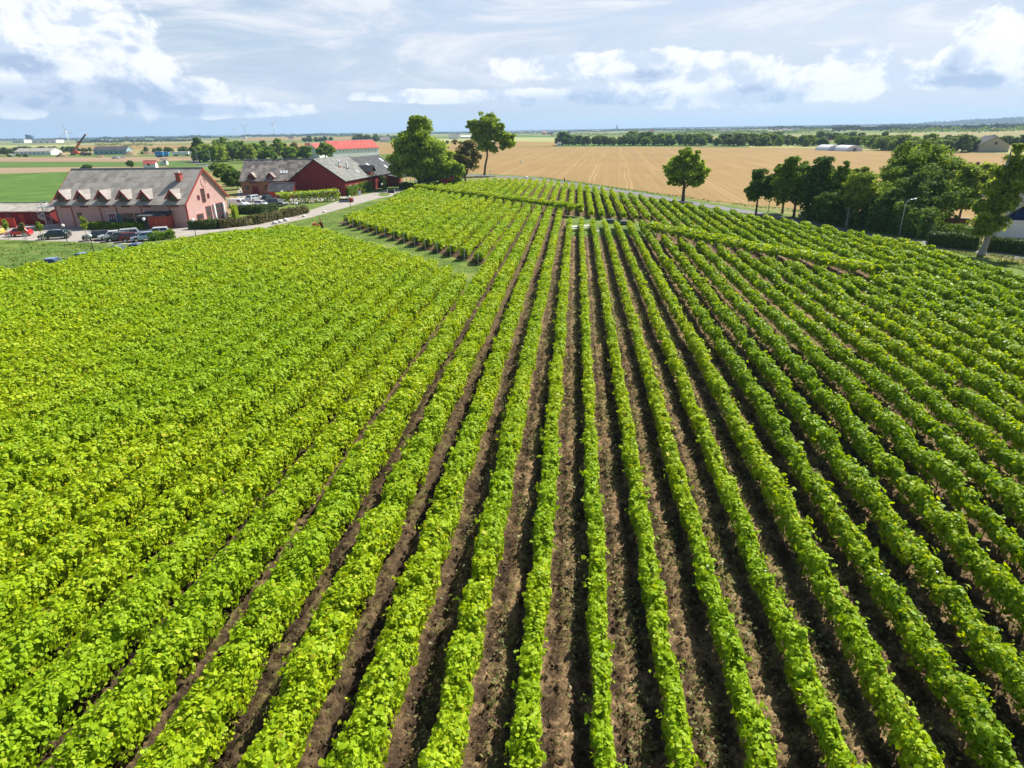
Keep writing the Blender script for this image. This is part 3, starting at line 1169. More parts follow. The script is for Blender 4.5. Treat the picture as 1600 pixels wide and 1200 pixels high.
# ==PART2==
# ------------------------------------------------------------------ building materials
def brick_mat(name, base, mortar, scale=1.0):
    def fn(g, out):
        p = g.new('ShaderNodeTexCoord').outputs['Object']
        geo = g.new('ShaderNodeNewGeometry')
        nrm = g.new('ShaderNodeSeparateXYZ')
        obn = g.new('ShaderNodeVectorTransform', vector_type='NORMAL', convert_from='WORLD', convert_to='OBJECT')
        g.l.new(geo.outputs['Normal'], obn.inputs[0])
        g.l.new(obn.outputs[0], nrm.inputs[0])
        sp = g.new('ShaderNodeSeparateXYZ')
        g.l.new(p, sp.inputs[0])
        use_y = g.m('GREATER_THAN', g.m('ABSOLUTE', nrm.outputs[0]), 0.7)
        mixu = g.m('ADD', g.m('MULTIPLY', sp.outputs[1], use_y), g.m('MULTIPLY', sp.outputs[0], g.m('SUBTRACT', 1.0, use_y)))
        cb = g.new('ShaderNodeCombineXYZ')
        g.put(cb.inputs[0], mixu)
        g.put(cb.inputs[1], sp.outputs[2])
        bt = g.new('ShaderNodeTexBrick')
        g.put(bt.inputs['Vector'], cb.outputs[0])
        bt.inputs['Scale'].default_value = scale
        bt.inputs['Brick Width'].default_value = 0.5
        bt.inputs['Row Height'].default_value = 0.18
        bt.inputs['Mortar Size'].default_value = 0.02
        bt.inputs['Color1'].default_value = (*base, 1)
        bt.inputs['Color2'].default_value = (*(c * 0.82 for c in base), 1)
        bt.inputs['Mortar'].default_value = (*mortar, 1)
        n = g.noise(p, 0.6, 5, 0.6)
        c = g.mix(g.step(n, 0.35, 0.75), bt.outputs[0], tuple(x * 0.85 for x in base))
        bsdf(g, out, c, 0.9, spec=0.15, normal=g.bump(bt.outputs['Fac'], -0.3, 0.02))
    return mat(name, fn)


def roof_mat(name, lo, mid, hi, lichen=None, scale=0.9):
    """old roofing sheets: courses running along the slope, blotched by lichen"""
    def fn(g, out):
        p = g.new('ShaderNodeTexCoord').outputs['Object']
        sp = g.new('ShaderNodeSeparateXYZ')
        g.l.new(p, sp.inputs[0])
        blotch = g.noise(p, scale, 8, 0.7)
        fine = g.noise(p, 5.0, 4, 0.7)
        row = g.m('FRACT', g.m('MULTIPLY', sp.outputs[2], 1.15))
        cell = g.new('ShaderNodeTexWhiteNoise')
        cb = g.new('ShaderNodeCombineXYZ')
        g.put(cb.inputs[0], g.m('FLOOR', g.m('MULTIPLY', sp.outputs[0], 0.9)))
        g.put(cb.inputs[1], g.m('FLOOR', g.m('MULTIPLY', sp.outputs[2], 1.15)))
        g.put(cb.inputs[2], g.m('FLOOR', g.m('MULTIPLY', sp.outputs[1], 0.4)))
        g.l.new(cb.outputs[0], cell.inputs[0])
        f = g.m('ADD', g.m('MULTIPLY', blotch, 0.6), g.m('ADD', g.m('MULTIPLY', fine, 0.2), g.m('MULTIPLY', cell.outputs[0], 0.2)))
        c = g.ramp(f, [(0.36, lo), (0.5, mid), (0.64, hi)])
        if lichen:
            l2 = g.step(g.noise(p, 2.2, 6, 0.75), 0.52, 0.66)
            c = g.mix(g.m('MULTIPLY', l2, 0.7), c, lichen)
        ln = g.step(row, 0.0, 0.14)
        c = g.mix(g.m('MULTIPLY', g.m('SUBTRACT', 1.0, ln), 0.35), c, tuple(x * 0.5 for x in lo))
        bsdf(g, out, c, 0.85, spec=0.2, normal=g.bump(g.m('ADD', row, fine), 0.35, 0.03))
    return mat(name, fn)


M_pink = brick_mat('pink_washed_brick', (0.56, 0.35, 0.315), (0.53, 0.36, 0.33))
M_brick = brick_mat('orange_brick', (0.34, 0.14, 0.075), (0.36, 0.24, 0.17))
M_roofgrey = roof_mat('grey_roof_sheets', (0.26, 0.235, 0.205), (0.37, 0.34, 0.30), (0.47, 0.43, 0.37), (0.43, 0.40, 0.28))
M_roofpatch = roof_mat('lichen_spotted_roof', (0.10, 0.095, 0.095), (0.22, 0.20, 0.185), (0.42, 0.36, 0.31), (0.40, 0.31, 0.22), 1.6)
M_roofbarn = roof_mat('slate_grey_roof', (0.13, 0.135, 0.125), (0.18, 0.185, 0.175), (0.235, 0.235, 0.215))
M_roofdark = roof_mat('dark_roof', (0.045, 0.05, 0.055), (0.065, 0.07, 0.078), (0.10, 0.10, 0.105))
M_roofred = roof_mat('red_tile_roof', (0.36, 0.065, 0.055), (0.45, 0.095, 0.08), (0.52, 0.13, 0.11))
M_roofdorm = roof_mat('pale_dormer_roof', (0.24, 0.22, 0.21), (0.30, 0.28, 0.26), (0.36, 0.33, 0.31))


def board_mat(name, col, axis=0):
    def fn(g, out):
        p = g.new('ShaderNodeTexCoord').outputs['Object']
        sp = g.new('ShaderNodeSeparateXYZ')
        g.l.new(p, sp.inputs[0])
        u = g.m('ADD', sp.outputs[0], sp.outputs[1])
        fr = g.m('FRACT', g.m('MULTIPLY', u, 4.5))
        gap = g.step(fr, 0.0, 0.1)
        w = g.noise(g.mapping(p, (0, 0, 0), (5, 5, 0.5)), 1.0, 4, 0.6)
        c = g.ramp(w, [(0.3, tuple(c * 0.75 for c in col)), (0.7, tuple(min(1, c * 1.2) for c in col))])
        c = g.mix(g.m('MULTIPLY', g.m('SUBTRACT', 1.0, gap), 0.5), c, tuple(c * 0.35 for c in col))
        bsdf(g, out, c, 0.8, spec=0.15, normal=g.bump(gap, 0.5, 0.02))
    return mat(name, fn)


M_redboard = board_mat('falu_red_boards', (0.19, 0.030, 0.028))
M_redbright = board_mat('bright_red_boards', (0.50, 0.055, 0.04))
M_redtrim = plain('red_trim', (0.30, 0.045, 0.042), 0.6)
M_redbrown = board_mat('rust_red_boards', (0.33, 0.075, 0.045))
M_blueboard = board_mat('dark_blue_boards', (0.010, 0.028, 0.11))
M_whitewall = plain('white_render', (0.78, 0.77, 0.74), 0.9, vary=0.05, scale=0.5)
M_glass = plain('window_glass', (0.035, 0.05, 0.06), 0.08, 0.0, 0.6, vary=0.3, scale=1.5)
M_frame = plain('brown_window_frame', (0.16, 0.09, 0.05), 0.6)
M_lead = plain('lead_flashing', (0.20, 0.215, 0.23), 0.55, 0.3)
M_black = plain('black_metal', (0.025, 0.025, 0.028), 0.5, 0.3)
M_wood = plain('weathered_timber', (0.30, 0.23, 0.16), 0.85, vary=0.25)
M_terracotta = plain('terracotta', (0.42, 0.16, 0.09), 0.85)
M_globe = plain('opal_globe', (0.86, 0.86, 0.84), 0.25, vary=0.02)


def frame_at(p, rz):
    return Matrix.Translation((p[0], p[1], 0)) @ Matrix.Rotation(rz, 4, 'Z')


def gable_house(root, L, D, eave, ridge, mw, mr, over=0.35, gover=0.3, trim=None, thick=0.16):
    """ridge along local x, front wall on y = 0"""
    w = MB().prism([(0, 0), (D, 0), (D, eave), (D / 2, ridge), (0, eave)], 'x', 0, L).build('wall', mw, root)
    sl = (ridge - eave) / (D / 2)
    r = MB()
    up = 0.05 + thick
    e0 = eave - sl * over + up
    r.slab([(-gover, -over, e0), (L + gover, -over, e0), (L + gover, D / 2, ridge + up), (-gover, D / 2, ridge + up)], thick)
    r.slab([(-gover, D + over, e0), (-gover, D / 2 + 0.002, ridge + up), (L + gover, D / 2 + 0.002, ridge + up), (L + gover, D + over, e0)], thick)
    ro = r.build('roof', mr, root)
    MB().tube([(-gover, D / 2, ridge + up + 0.02), (L + gover, D / 2, ridge + up + 0.02)], 0.12, 6).build('ridge_cap', M_lead, root)
    if trim:
        for x in (-gover - 0.03, L + gover - 0.03):
            t = MB()
            t.slab([(x, -over - 0.05, e0 + 0.06), (x + 0.06, -over - 0.05, e0 + 0.06), (x + 0.06, D / 2, ridge + up + 0.06), (x, D / 2, ridge + up + 0.06)], 0.32)
            t.slab([(x, D + over + 0.05, e0 + 0.06), (x, D / 2, ridge + up + 0.06), (x + 0.06, D / 2, ridge + up + 0.06), (x + 0.06, D + over + 0.05, e0 + 0.06)], 0.32)
            t.build('barge_board', trim, root)
    return w, ro


def window(root, x, y, z, w, h, facing=0.0, mf=None, nx=2, nz=2, name='window', bar=0.05, fr=0.09, glass=None):
    """a window on a wall: facing is the turn about z (0 looks to -y, 90 deg looks to +x)"""
    f = MB()
    f.box(-w / 2 - fr, w / 2 + fr, -0.07, 0.0, h, h + fr)
    f.box(-w / 2 - fr, w / 2 + fr, -0.09, 0.0, -fr, 0)
    f.box(-w / 2 - fr, -w / 2, -0.07, 0.0, 0.0, h)
    f.box(w / 2, w / 2 + fr, -0.07, 0.0, 0.0, h)
    for i in range(1, nx):
        xx = -w / 2 + w * i / nx
        f.box(xx - bar / 2, xx + bar / 2, -0.06, -0.005, 0.0, h)
    for i in range(1, nz):
        zz = h * i / nz
        f.box(-w / 2, w / 2, -0.055, -0.006, zz - bar / 2, zz + bar / 2)
    o = f.build(name, mf or M_frame, root)
    o.location = (x, y, z)
    o.rotation_euler = (0, 0, facing)
    MB().box(-w / 2, w / 2, -0.03, -0.008, 0, h).build('pane', glass or M_glass, o)
    return o


# ------------------------------------------------------------------ the pink brick winery
def pink_building():
    A, B = P(95, 355), P(297.5, 355)
    rz = math.atan2(B[1] - A[1], B[0] - A[0])
    L, D, E_, Rg = 26.5, 14.0, 4.55, 10.0
    t = empty('brick_building', (A[0], A[1], 0), rz, 'long pink brick building with six dormers and mossy grey roof', 'building')
    gable_house(t, L, D, E_, Rg, M_pink, M_roofgrey, 0.75, 0.45, M_redtrim)
    sl = (Rg - E_) / (D / 2)
    for fx in (0.075, 0.225, 0.385, 0.545, 0.705, 0.915):
        x = fx * L
        d = MB()
        hw, zb, zt, za = 0.85, E_ - 0.9, 5.7, 6.75
        yb = (za - E_) / sl
        d.prism([(x - hw, zb), (x + hw, zb), (x + hw, zt), (x, za - 0.2), (x - hw, zt)], 'y', -0.10, 1.6)
        dm = d.build('dormer', M_redtrim, t)
        r = MB()
        ow, ef = 1.35, zt - 0.55
        ye = max(0.1, (ef - E_) / sl)
        r.slab([(x - ow, -0.6, ef), (x, -0.6, za + 0.1), (x, yb, za + 0.1), (x - ow, ye, ef)], 0.1)
        r.slab([(x + ow, -0.6, ef), (x + ow, ye, ef), (x, yb, za + 0.1), (x + 0.002, -0.6, za + 0.1)], 0.1)
        r.build('dormer_roof', M_roofdorm, dm)
        b = MB()
        b.slab([(x - ow - 0.03, -0.66, ef + 0.02), (x - ow - 0.03, -0.602, ef + 0.02), (x, -0.602, za + 0.14), (x, -0.66, za + 0.14)], 0.22)
        b.slab([(x + ow + 0.03, -0.66, ef + 0.02), (x, -0.66, za + 0.14), (x, -0.602, za + 0.14), (x + ow + 0.03, -0.602, ef + 0.02)], 0.22)
        b.build('barge_board', M_redtrim, dm)
        w = MB()
        w.prism([(x - 0.68, zb + 0.12), (x + 0.68, zb + 0.12), (x + 0.68, zt - 0.05), (x, za - 0.62), (x - 0.68, zt - 0.05)], 'y', -0.13, -0.105)
        w.build('pane', M_glass, dm)
        k = MB()
        k.box(x - 0.035, x + 0.035, -0.17, -0.131, zb + 0.12, za - 0.65)
        k.box(x - 0.68, x + 0.68, -0.165, -0.131, E_ + 0.1, E_ + 0.18)
        k.build('glazing_bar', M_frame, dm)
    for fx in (0.125, 0.345, 0.47, 0.66, 0.875):
        x = fx * L
        MB().tube([(x - 0.35, -0.68, E_ - 0.35), (x - 0.2, -0.3, E_ - 0.6), (x, -0.1, E_ - 1.0), (x, -0.1, 0.05)], 0.07, 6).build('drainpipe', M_redtrim, t)
    for x in (0.0, L):
        MB().box(x - 0.12, x + 0.12, -0.06, 0.1, 0, E_ - 0.25).build('corner_board', M_redtrim, t)
    MB().tube([(-0.4, -0.82, E_ - 0.42), (L + 0.4, -0.82, E_ - 0.42)], 0.08, 6).build('gutter', M_lead, t)
    window(t, 0.175 * L, 0, 1.7, 0.8, 0.9, nx=1, nz=1)
    window(t, 0.425 * L, 0, 0.1, 1.5, 2.4, mf=plain('white_blue_door', (0.62, 0.70, 0.78), 0.5), nx=3, nz=3, name='door')
    MB().box(0.425 * L + 0.95, 0.425 * L + 1.8, -0.12, -0.02, 0.1, 2.5).build('shutter', plain('teal_paint', (0.03, 0.13, 0.17), 0.5), t)
    window(t, 0.545 * L, 0, 1.0, 2.1, 1.5, mf=M_redtrim, nx=3, nz=1)
    window(t, 0.645 * L, 0, 1.0, 2.1, 1.5, nx=3, nz=1)
    # red boarded porch with dark lean-to roof
    x0, x1 = 0.765 * L, 0.89 * L
    p = MB().box(x0, x1, -2.6, -0.003, 0, 2.3).build('porch', M_redbrown, t)
    MB().slab([(x0 - 1.9, -3.0, 2.42), (x1 + 0.2, -3.0, 2.42), (x1 + 0.2, 0.0, 2.95), (x0 - 1.9, 0.0, 2.95)], 0.1).build('porch_roof', M_roofdark, p)
    MB().box(x0 + (x1 - x0) * 0.45, x0 + (x1 - x0) * 0.45 + 0.12, -2.66, -2.602, 0, 2.28).build('corner_board', plain('light_red_board', (0.55, 0.13, 0.09), 0.7), p)
    c = MB().box(0.885 * L - 0.45, 0.885 * L + 0.45, 4.0, 4.9, 7.2, 9.25).build('chimney', plain('chimney_brick', (0.38, 0.09, 0.06), 0.9), t)
    MB().box(0.885 * L - 0.55, 0.885 * L + 0.55, 3.9, 5.0, 9.25, 9.45).build('chimney_cap', M_redtrim, c)
    MB().tube([(0.885 * L, 4.45, 9.45), (0.885 * L, 4.45, 9.9)], 0.22, 8).build('flue', M_white, c)
    # right gable
    q = R(90)
    window(t, L, 6.2, 4.0, 1.1, 2.4, q, M_redtrim, 2, 3)
    window(t, L, 4.5, 4.6, 0.55, 0.7, q, M_redtrim, 1, 1)
    window(t, L, 7.9, 4.6, 0.55, 0.7, q, M_redtrim, 1, 1)
    window(t, L, 3.9, 1.0, 2.0, 0.9, q, M_redtrim, 3, 1)
    window(t, L, 7.1, 0.4, 1.7, 2.6, q, M_redtrim, 2, 3)
    window(t, L, 10.7, 0.2, 3.0, 3.0, q, M_redtrim, 3, 3)
    for y in (9.0, 12.4):
        MB().box(L - 0.02, L + 0.35, y - 0.18, y + 0.18, 0, 3.3).build('pilaster', M_white, t)
    ring = MB()
    ring.tube([(L + 0.03, 7.0 + 0.75 * math.cos(a), 7.6 + 0.75 * math.sin(a)) for a in np.linspace(0, 2 * math.pi, 24)], 0.06, 5)
    ring.build('gable_ring', M_pink, t)
    return t


pink_building()


def red_annex():
    a = P(84, 352)
    rz = R(-6)
    t = empty('annex', (a[0] - 22, a[1] + 3.5, 0), rz, 'low dark red building with flat grey roof beside the pink building', 'building')
    gable_house(t, 21, 9, 2.5, 3.5, M_redboard, M_roofgrey, 0.5, 0.3)
    window(t, 17.5, 0, 0.9, 1.0, 1.1)
    window(t, 12.0, 0, 0.9, 1.0, 1.1)
    MB().box(14.3, 15.3, -0.05, 0, 0, 2.0).build('door', M_redbrown, t)
    b = P(-5, 356)
    w = empty('board_wall', (b[0] - 6, b[1] + 0.5, 0), R(-4), 'bright red board wall behind the young trees at the car park edge', 'wall')
    MB().box(0, 10, 0, 0.12, 0, 1.7).build('panel', M_redbright, w)
    MB().box(-0.05, 10.05, -0.06, 0.18, 1.7, 1.8).build('coping', M_redtrim, w)


red_annex()


def rough_grass():
    rg = np.random.default_rng(61)
    polys = [(pxs([(-100, 430), (-100, 384), (110, 380), (200, 385), (215, 396), (110, 410), (0, 424)]), 3000, 0.28),
             (pxs([(1470, 389), (1530, 394), (1640, 408), (1640, 432), (1560, 414)]), 3500, 0.2),
             (pxs([(440, 352), (545, 327), (600, 312), (560, 330), (528, 350), (600, 374), (700, 402), (765, 424), (742, 432), (640, 396), (560, 373), (500, 355)]), 6000, 0.16),
             (pxs([(840, 276), (1020, 301), (1180, 321), (1250, 330), (1250, 333), (1180, 325), (1020, 304.5), (840, 279)]), 4000, 0.4)]
    pp, sz = [], []
    for poly, n, l in polys:
        a = np.array(poly)
        lo, hi_ = a.min(0), a.max(0)
        q = rg.uniform(lo, hi_, (n * 4, 2))
        ins = np.zeros(len(q), bool)
        for i in range(len(a)):
            p, r_ = a[i], a[(i + 1) % len(a)]
            c = ((p[1] > q[:, 1]) != (r_[1] > q[:, 1])) & (q[:, 0] < (r_[0] - p[0]) * (q[:, 1] - p[1]) / (r_[1] - p[1] + 1e-9) + p[0])
            ins ^= c
        q = q[ins][:n]
        cl = np.sin(q[:, 0] * 0.9 + np.sin(q[:, 1] * 0.5) * 2) + np.sin(q[:, 1] * 1.1 + q[:, 0] * 0.4)
        q = q[cl + rg.normal(size=len(q)) > -0.2]
        pp.append(np.column_stack([q, np.full(len(q), l * 0.35)]))
        sz.append(l * rg.uniform(0.5, 1.4, len(q)))
    p = np.concatenate(pp)
    v, qd = leaf_arrays(p, rg.normal(size=(len(p), 3)) + np.array([0, 0, 0.5]), np.concatenate(sz), False, -0.7, rg, 0.3)
    mg = leafmat('rough_grass_blade', [(0.0, (0.08, 0.14, 0.025)), (0.6, (0.14, 0.21, 0.04)), (1.0, (0.26, 0.27, 0.09))], 0.35, 0.6, 0.06)
    tag(link('grass_tufts', np_mesh('grass_tufts', v, qd, mg)), 'rough grass tufts on the lawns and road verge', 'grass', kind='stuff')


rough_grass()


def spiral_stair():
    b = P(74, 355)
    t = empty('spiral_staircase', (b[0], b[1], 0), 0, 'grey steel spiral staircase on the end wall of the pink building', 'staircase')
    MB().tube([(0, 0, 0), (0, 0, 4.6)], 0.08, 8).build('pole', M_steel, t)
    s = MB()
    rail = []
    for i in range(22):
        a0, a1 = i * 0.33, i * 0.33 + 0.36
        z = 0.2 + i * 0.165
        r = 1.05
        pts = [(0.07 * math.cos(a0), 0.07 * math.sin(a0)), (r * math.cos(a0), r * math.sin(a0)), (r * math.cos(a1), r * math.sin(a1)), (0.07 * math.cos(a1), 0.07 * math.sin(a1))]
        s.prism(pts, 'z', z, z + 0.05)
        rail.append((r * math.cos(a0), r * math.sin(a0), z + 1.0))
    s.build('treads', M_steel, t)
    h = MB().tube(rail, 0.035, 6)
    for i in range(0, 22, 2):
        p = rail[i]
        h.tube([(p[0], p[1], p[2] - 1.0), p], 0.018, 5)
    h.build('handrail', M_steel, t)
    pl = MB().box(-0.3, 2.2, -1.0, 1.0, 3.75, 3.85)
    for x in (-0.25, 0.9, 2.1):
        for y in (-0.95, 0.95):
            pl.tube([(x, y, 3.85), (x, y, 4.9)], 0.025, 5)
    for y in (-0.95, 0.95):
        pl.tube([(-0.25, y, 4.9), (2.1, y, 4.9)], 0.03, 5)
    pl.build('landing', M_steel, t)


spiral_stair()


# ------------------------------------------------------------------ the red barn and its neighbours
def barn():
    A = P(540.5, 306.4)
    th = R(10)
    d, u = np.array([math.sin(th), math.cos(th)]), np.array([math.cos(th), -math.sin(th)])
    W = 16.0
    # local x along the ridge (away), local y towards the left
    o = A[:2]
    t = empty('barn', (o[0], o[1], 0), math.pi / 2 - th, 'big dark red barn with wide plain gable and grey roof', 'barn')
    L = 22.0
    gable_house(t, L, W, 4.0, 9.3, M_redboard, M_roofbarn, 0.5, 0.35, M_black)
    sl = 5.3 / 8
    for x, y, h, r in ((8.0, 4.6, 1.5, 0.26), (10.8, 3.6, 1.7, 0.24)):
        z = 4.0 + sl * y
        c = MB().tube([(x, y, z - 0.2), (x, y, z + h)], r, 10).build('chimney', M_white, t)
        MB().lathe([(r + 0.12, 0), (r + 0.12, 0.15), (r * 0.6, 0.3)], (x, y, z + h), 10).build('chimney_cap', M_white, c)
        MB().box(x - 0.5, x + 0.5, y - 0.5, y + 0.5, z - 0.5, z + 0.35).build('chimney_foot', M_terracotta if x < 9 else M_lead, c)
    MB().slab([(14.0, 1.5, 4 + sl * 1.5 + 0.32), (15.0, 1.5, 4 + sl * 1.5 + 0.32), (15.0, 2.5, 4 + sl * 2.5 + 0.32), (14.0, 2.5, 4 + sl * 2.5 + 0.32)], 0.06).build('skylight', plain('pale_skylight', (0.5, 0.58, 0.62), 0.15), t)
    dm = MB().prism([(18.6, 3.6), (21.6, 3.6), (21.6, 5.6), (20.1, 6.8), (18.6, 5.6)], 'y', -0.25, 2.6).build('dormer', M_redbrown, t)
    r = MB()
    r.slab([(18.2, -0.8, 5.3), (20.1, -0.8, 7.0), (20.1, 4.6, 7.0), (18.2, 2.0, 5.3)], 0.12)
    r.slab([(22.0, -0.8, 5.3), (22.0, 2.0, 5.3), (20.1, 4.6, 7.0), (20.102, -0.8, 7.0)], 0.12)
    r.build('dormer_roof', M_roofdark, dm)
    MB().box(19.3, 20.9, -0.29, -0.255, 3.9, 5.6).build('pane', M_glass, dm)
    for x in (3.5, 8, 12.5):
        window(t, x, 0, 1.2, 1.3, 1.3, 0, M_white, 2, 2)
    # the darker rear wing
    t2 = empty('barn_wing', (o[0] + d[0] * (L + 0.4), o[1] + d[1] * (L + 0.4), 0), math.pi / 2 - th, 'dark roofed rear wing of the barn with pale skylights', 'building')
    gable_house(t2, 23.5, W - 0.6, 3.9, 8.9, M_redboard, M_roofdark, 0.5, 0.3)
    for x, y in ((5, 3.2), (16, 1.5), (20, 4.5)):
        z = 3.9 + 5.0 / 7.7 * y + 0.30
        MB().slab([(x, y, z), (x + 1.0, y, z), (x + 1.0, y + 1.4, z + 0.91), (x, y + 1.4, z + 0.91)], 0.05).build('skylight', M_white, t2)
    # lean-to with posts
    t3 = empty('lean_to', (o[0] + d[0] * (L + 9) + u[0] * 0.3, o[1] + d[1] * (L + 9) + u[1] * 0.3, 0), math.pi / 2 - th, 'low dark lean-to shelter on posts at the barn wing end', 'shelter')
    MB().slab([(0, -5.5, 2.7), (13, -5.5, 2.7), (13, -0.3, 3.4), (0, -0.3, 3.4)], 0.14).build('roof', M_roofdark, t3)
    for x in (0.2, 4.4, 8.6, 12.8):
        MB().box(x - 0.08, x + 0.08, -5.3, -5.14, 0, 2.65).build('post', M_steel, t3)
    MB().box(0, 13, -0.5, -0.3, 0, 3.1).build('back_wall', M_redboard, t3)
    # brick house to the left, its front nearly square to the camera
    b = P(379.5, 304.7)
    t4 = empty('brick_house', (b[0], b[1], 0), R(0.5), 'orange brick house with lichen spotted roof and three dormers left of the barn', 'house')
    Lb, Db = 26.0, 11.5
    gable_house(t4, Lb, Db, 3.95, 9.0, M_brick, M_roofpatch, 0.5, 0.3)
    s4 = 5.05 / 5.75
    for x in (3.3, 8.6, 16.4):
        dm = MB().prism([(x - 0.8, 3.0), (x + 0.8, 3.0), (x + 0.8, 5.0), (x, 5.8), (x - 0.8, 5.0)], 'y', -0.1, 1.7).build('dormer', M_redboard, t4)
        r = MB()
        r.slab([(x - 1.3, -0.6, 4.7), (x, -0.6, 6.1), (x, 2.4, 6.1), (x - 1.3, 0.9, 4.7)], 0.1)
        r.slab([(x + 1.3, -0.6, 4.7), (x + 1.3, 0.9, 4.7), (x, 2.4, 6.1), (x + 0.002, -0.6, 6.1)], 0.1)
        r.build('dormer_roof', M_roofpatch, dm)
        MB().box(x - 0.5, x + 0.5, -0.14, -0.105, 3.4, 5.0).build('pane', M_glass, dm)
    window(t4, 1.6, 0, 1.5, 0.9, 1.0, nx=2, nz=1)
    window(t4, 7.0, 0, 1.5, 0.9, 1.0, nx=2, nz=1)
    MB().box(3.0, 4.7, -0.06, 0, 0, 2.4).build('door', M_redboard, t4)
    MB().box(2.7, 5.2, -0.5, -0.003, 3.0, 3.1).build('door_canopy', M_lead, t4)
    for x in (10.8, 11.6, 12.4):
        z = 3.95 + s4 * 1.6 + 0.3
        MB().slab([(x, 1.6, z), (x + 0.6, 1.6, z), (x + 0.6, 2.4, z + 0.7), (x, 2.4, z + 0.7)], 0.05).build('skylight', M_white, t4)
    # small red shed in the yard
    s = P(422, 311)
    t5 = empty('shed', (s[0], s[1], 0), R(4), 'small bright red shed with dark pitched roof beside parked cars', 'shed')
    gable_house(t5, 6.2, 4.6, 2.0, 3.6, M_redbright, M_roofdark, 0.4, 0.3, M_redtrim)
    MB().box(2.3, 3.3, -0.05, 0, 0, 1.9).build('door', M_redboard, t5)
    # red hut under the big trees
    h = P(688, 294)
    t6 = empty('hut', (h[0], h[1], 0), R(12), 'small red hut at the end of the arbor under big trees', 'hut')
    gable_house(t6, 4.0, 3.2, 2.5, 3.4, M_redboard, M_roofred, 0.3, 0.25)
    MB().box(1.4, 2.3, -0.05, 0, 0, 1.9).build('door', M_redbright, t6)
    return d, u, o


bd, bu, bo = barn()


def white_farm():
    a = P(473, 247)
    t = empty('farmhouse', (a[0], a[1], 0), R(12), 'white farm wing with pale gable and red roof behind the barn', 'house')
    th = R(12)
    # gable facing the camera: ridge runs away, so turn the house
    t.rotation_euler = (0, 0, math.pi / 2 - R(8))
    t.location = (a[0] + 12, a[1], 0)
    gable_house(t, 26, 12, 4.8, 9.3, M_whitewall, M_roofred, 0.4, 0.3)
    window(t, 0, 4.5, 5.2, 0.9, 1.2, R(-90), M_white, 2, 2)
    window(t, 0, 7.5, 5.2, 0.9, 1.2, R(-90), M_white, 2, 2)
    b = P(520, 245)
    t2 = empty('farm_barn', (b[0], b[1] + 2, 0), R(52), 'long white farm barn with bright red tiled roof and small windows', 'barn')
    gable_house(t2, 44, 14, 5.2, 10.6, M_whitewall, M_roofred, 0.5, 0.4)
    for i in range(12):
        window(t2, 3 + i * 3.4, 0, 3.3, 0.7, 0.8, 0, M_white, 1, 1)
    c = P(458, 246)
    t3 = empty('farm_wing', (c[0], c[1] + 30, 0), R(5), 'low red roofed rear wing of the white farm behind trees', 'house')
    gable_house(t3, 24, 10, 4.4, 8.8, M_whitewall, M_roofred, 0.4, 0.3)
    window(t3, 6, 0, 1.5, 1.0, 1.2, 0, M_white)
    window(t3, 12, 0, 1.5, 1.0, 1.2, 0, M_white)


white_farm()


def blue_house():
    a = P(1557, 371)
    t = empty('house', (a[0], a[1], 0), R(-25), 'dark blue gabled house on white ground floor behind the hedge', 'house')
    W, D = 9.6, 12
    MB().box(0, W, 0, D, 0, 2.6).build('ground_floor', M_whitewall, t)
    MB().prism([(-0.06, 2.6), (W + 0.06, 2.6), (W + 0.06, 2.8), (W / 2, 6.6), (-0.06, 2.8)], 'y', -0.06, D + 0.06).build('upper_wall', M_blueboard, t)
    r = MB()
    r.slab([(-0.5, -0.5, 2.62), (W / 2, -0.5, 6.85), (W / 2, D + 0.5, 6.85), (-0.5, D + 0.5, 2.62)], 0.16)
    r.slab([(W + 0.5, -0.5, 2.62), (W + 0.5, D + 0.5, 2.62), (W / 2 + 0.002, D + 0.5, 6.85), (W / 2 + 0.002, -0.5, 6.85)], 0.16)
    r.build('roof', M_roofdark, t)
    window(t, 3.3, -0.06, 3.2, 1.1, 1.25, 0, M_white, 2, 3)
    window(t, 6.3, -0.06, 3.2, 1.1, 1.25, 0, M_white, 2, 3)
    window(t, 6.5, 0, 0.9, 1.2, 1.2, 0, M_white, 2, 2)
    MB().box(W / 2 - 0.35, W / 2 + 0.35, 5, 5.7, 6.2, 7.7).build('chimney', M_brick, t)
    b = P(1508, 306)
    t2 = empty('red_roofed_house', (b[0], b[1], 0), R(-35), 'house with orange tiled roof half hidden by garden trees', 'house')
    gable_house(t2, 8, 7, 3.6, 6.4, M_whitewall, M_roofred, 0.4, 0.3)
    window(t2, 3, 0, 1.5, 1.0, 1.2, 0, M_white)
    c = MB().box(0.6, 1.3, 3.2, 3.9, 5.6, 7.4).build('chimney', plain('dark_chimney', (0.14, 0.08, 0.09), 0.9), t2)
    e = P(1575, 238)
    t3 = empty('grey_house', (e[0], e[1], 0), R(-15), 'grey roofed house with pale gable beyond the wheat field', 'house')
    t3.rotation_euler = (0, 0, R(75))
    gable_house(t3, 16, 15, 4.0, 8.5, plain('cream_boards', (0.42, 0.37, 0.28), 0.8), M_roofdark, 0.5, 0.4)
    window(t3, 0, 7, 4.2, 1.2, 1.4, R(-90))
    wb = P(1463, 358)
    w = empty('garden_wall', (wb[0], wb[1] + 6, 0), R(-20), 'low red brown garden wall behind the clipped hedge', 'wall')
    MB().box(0, 8, 0, 0.3, 0, 1.1).build('panel', plain('dark_brick', (0.14, 0.075, 0.05), 0.9), w)
    MB().box(-0.1, 8.1, -0.08, 0.38, 1.1, 1.2).build('coping', M_lead, w)


blue_house()


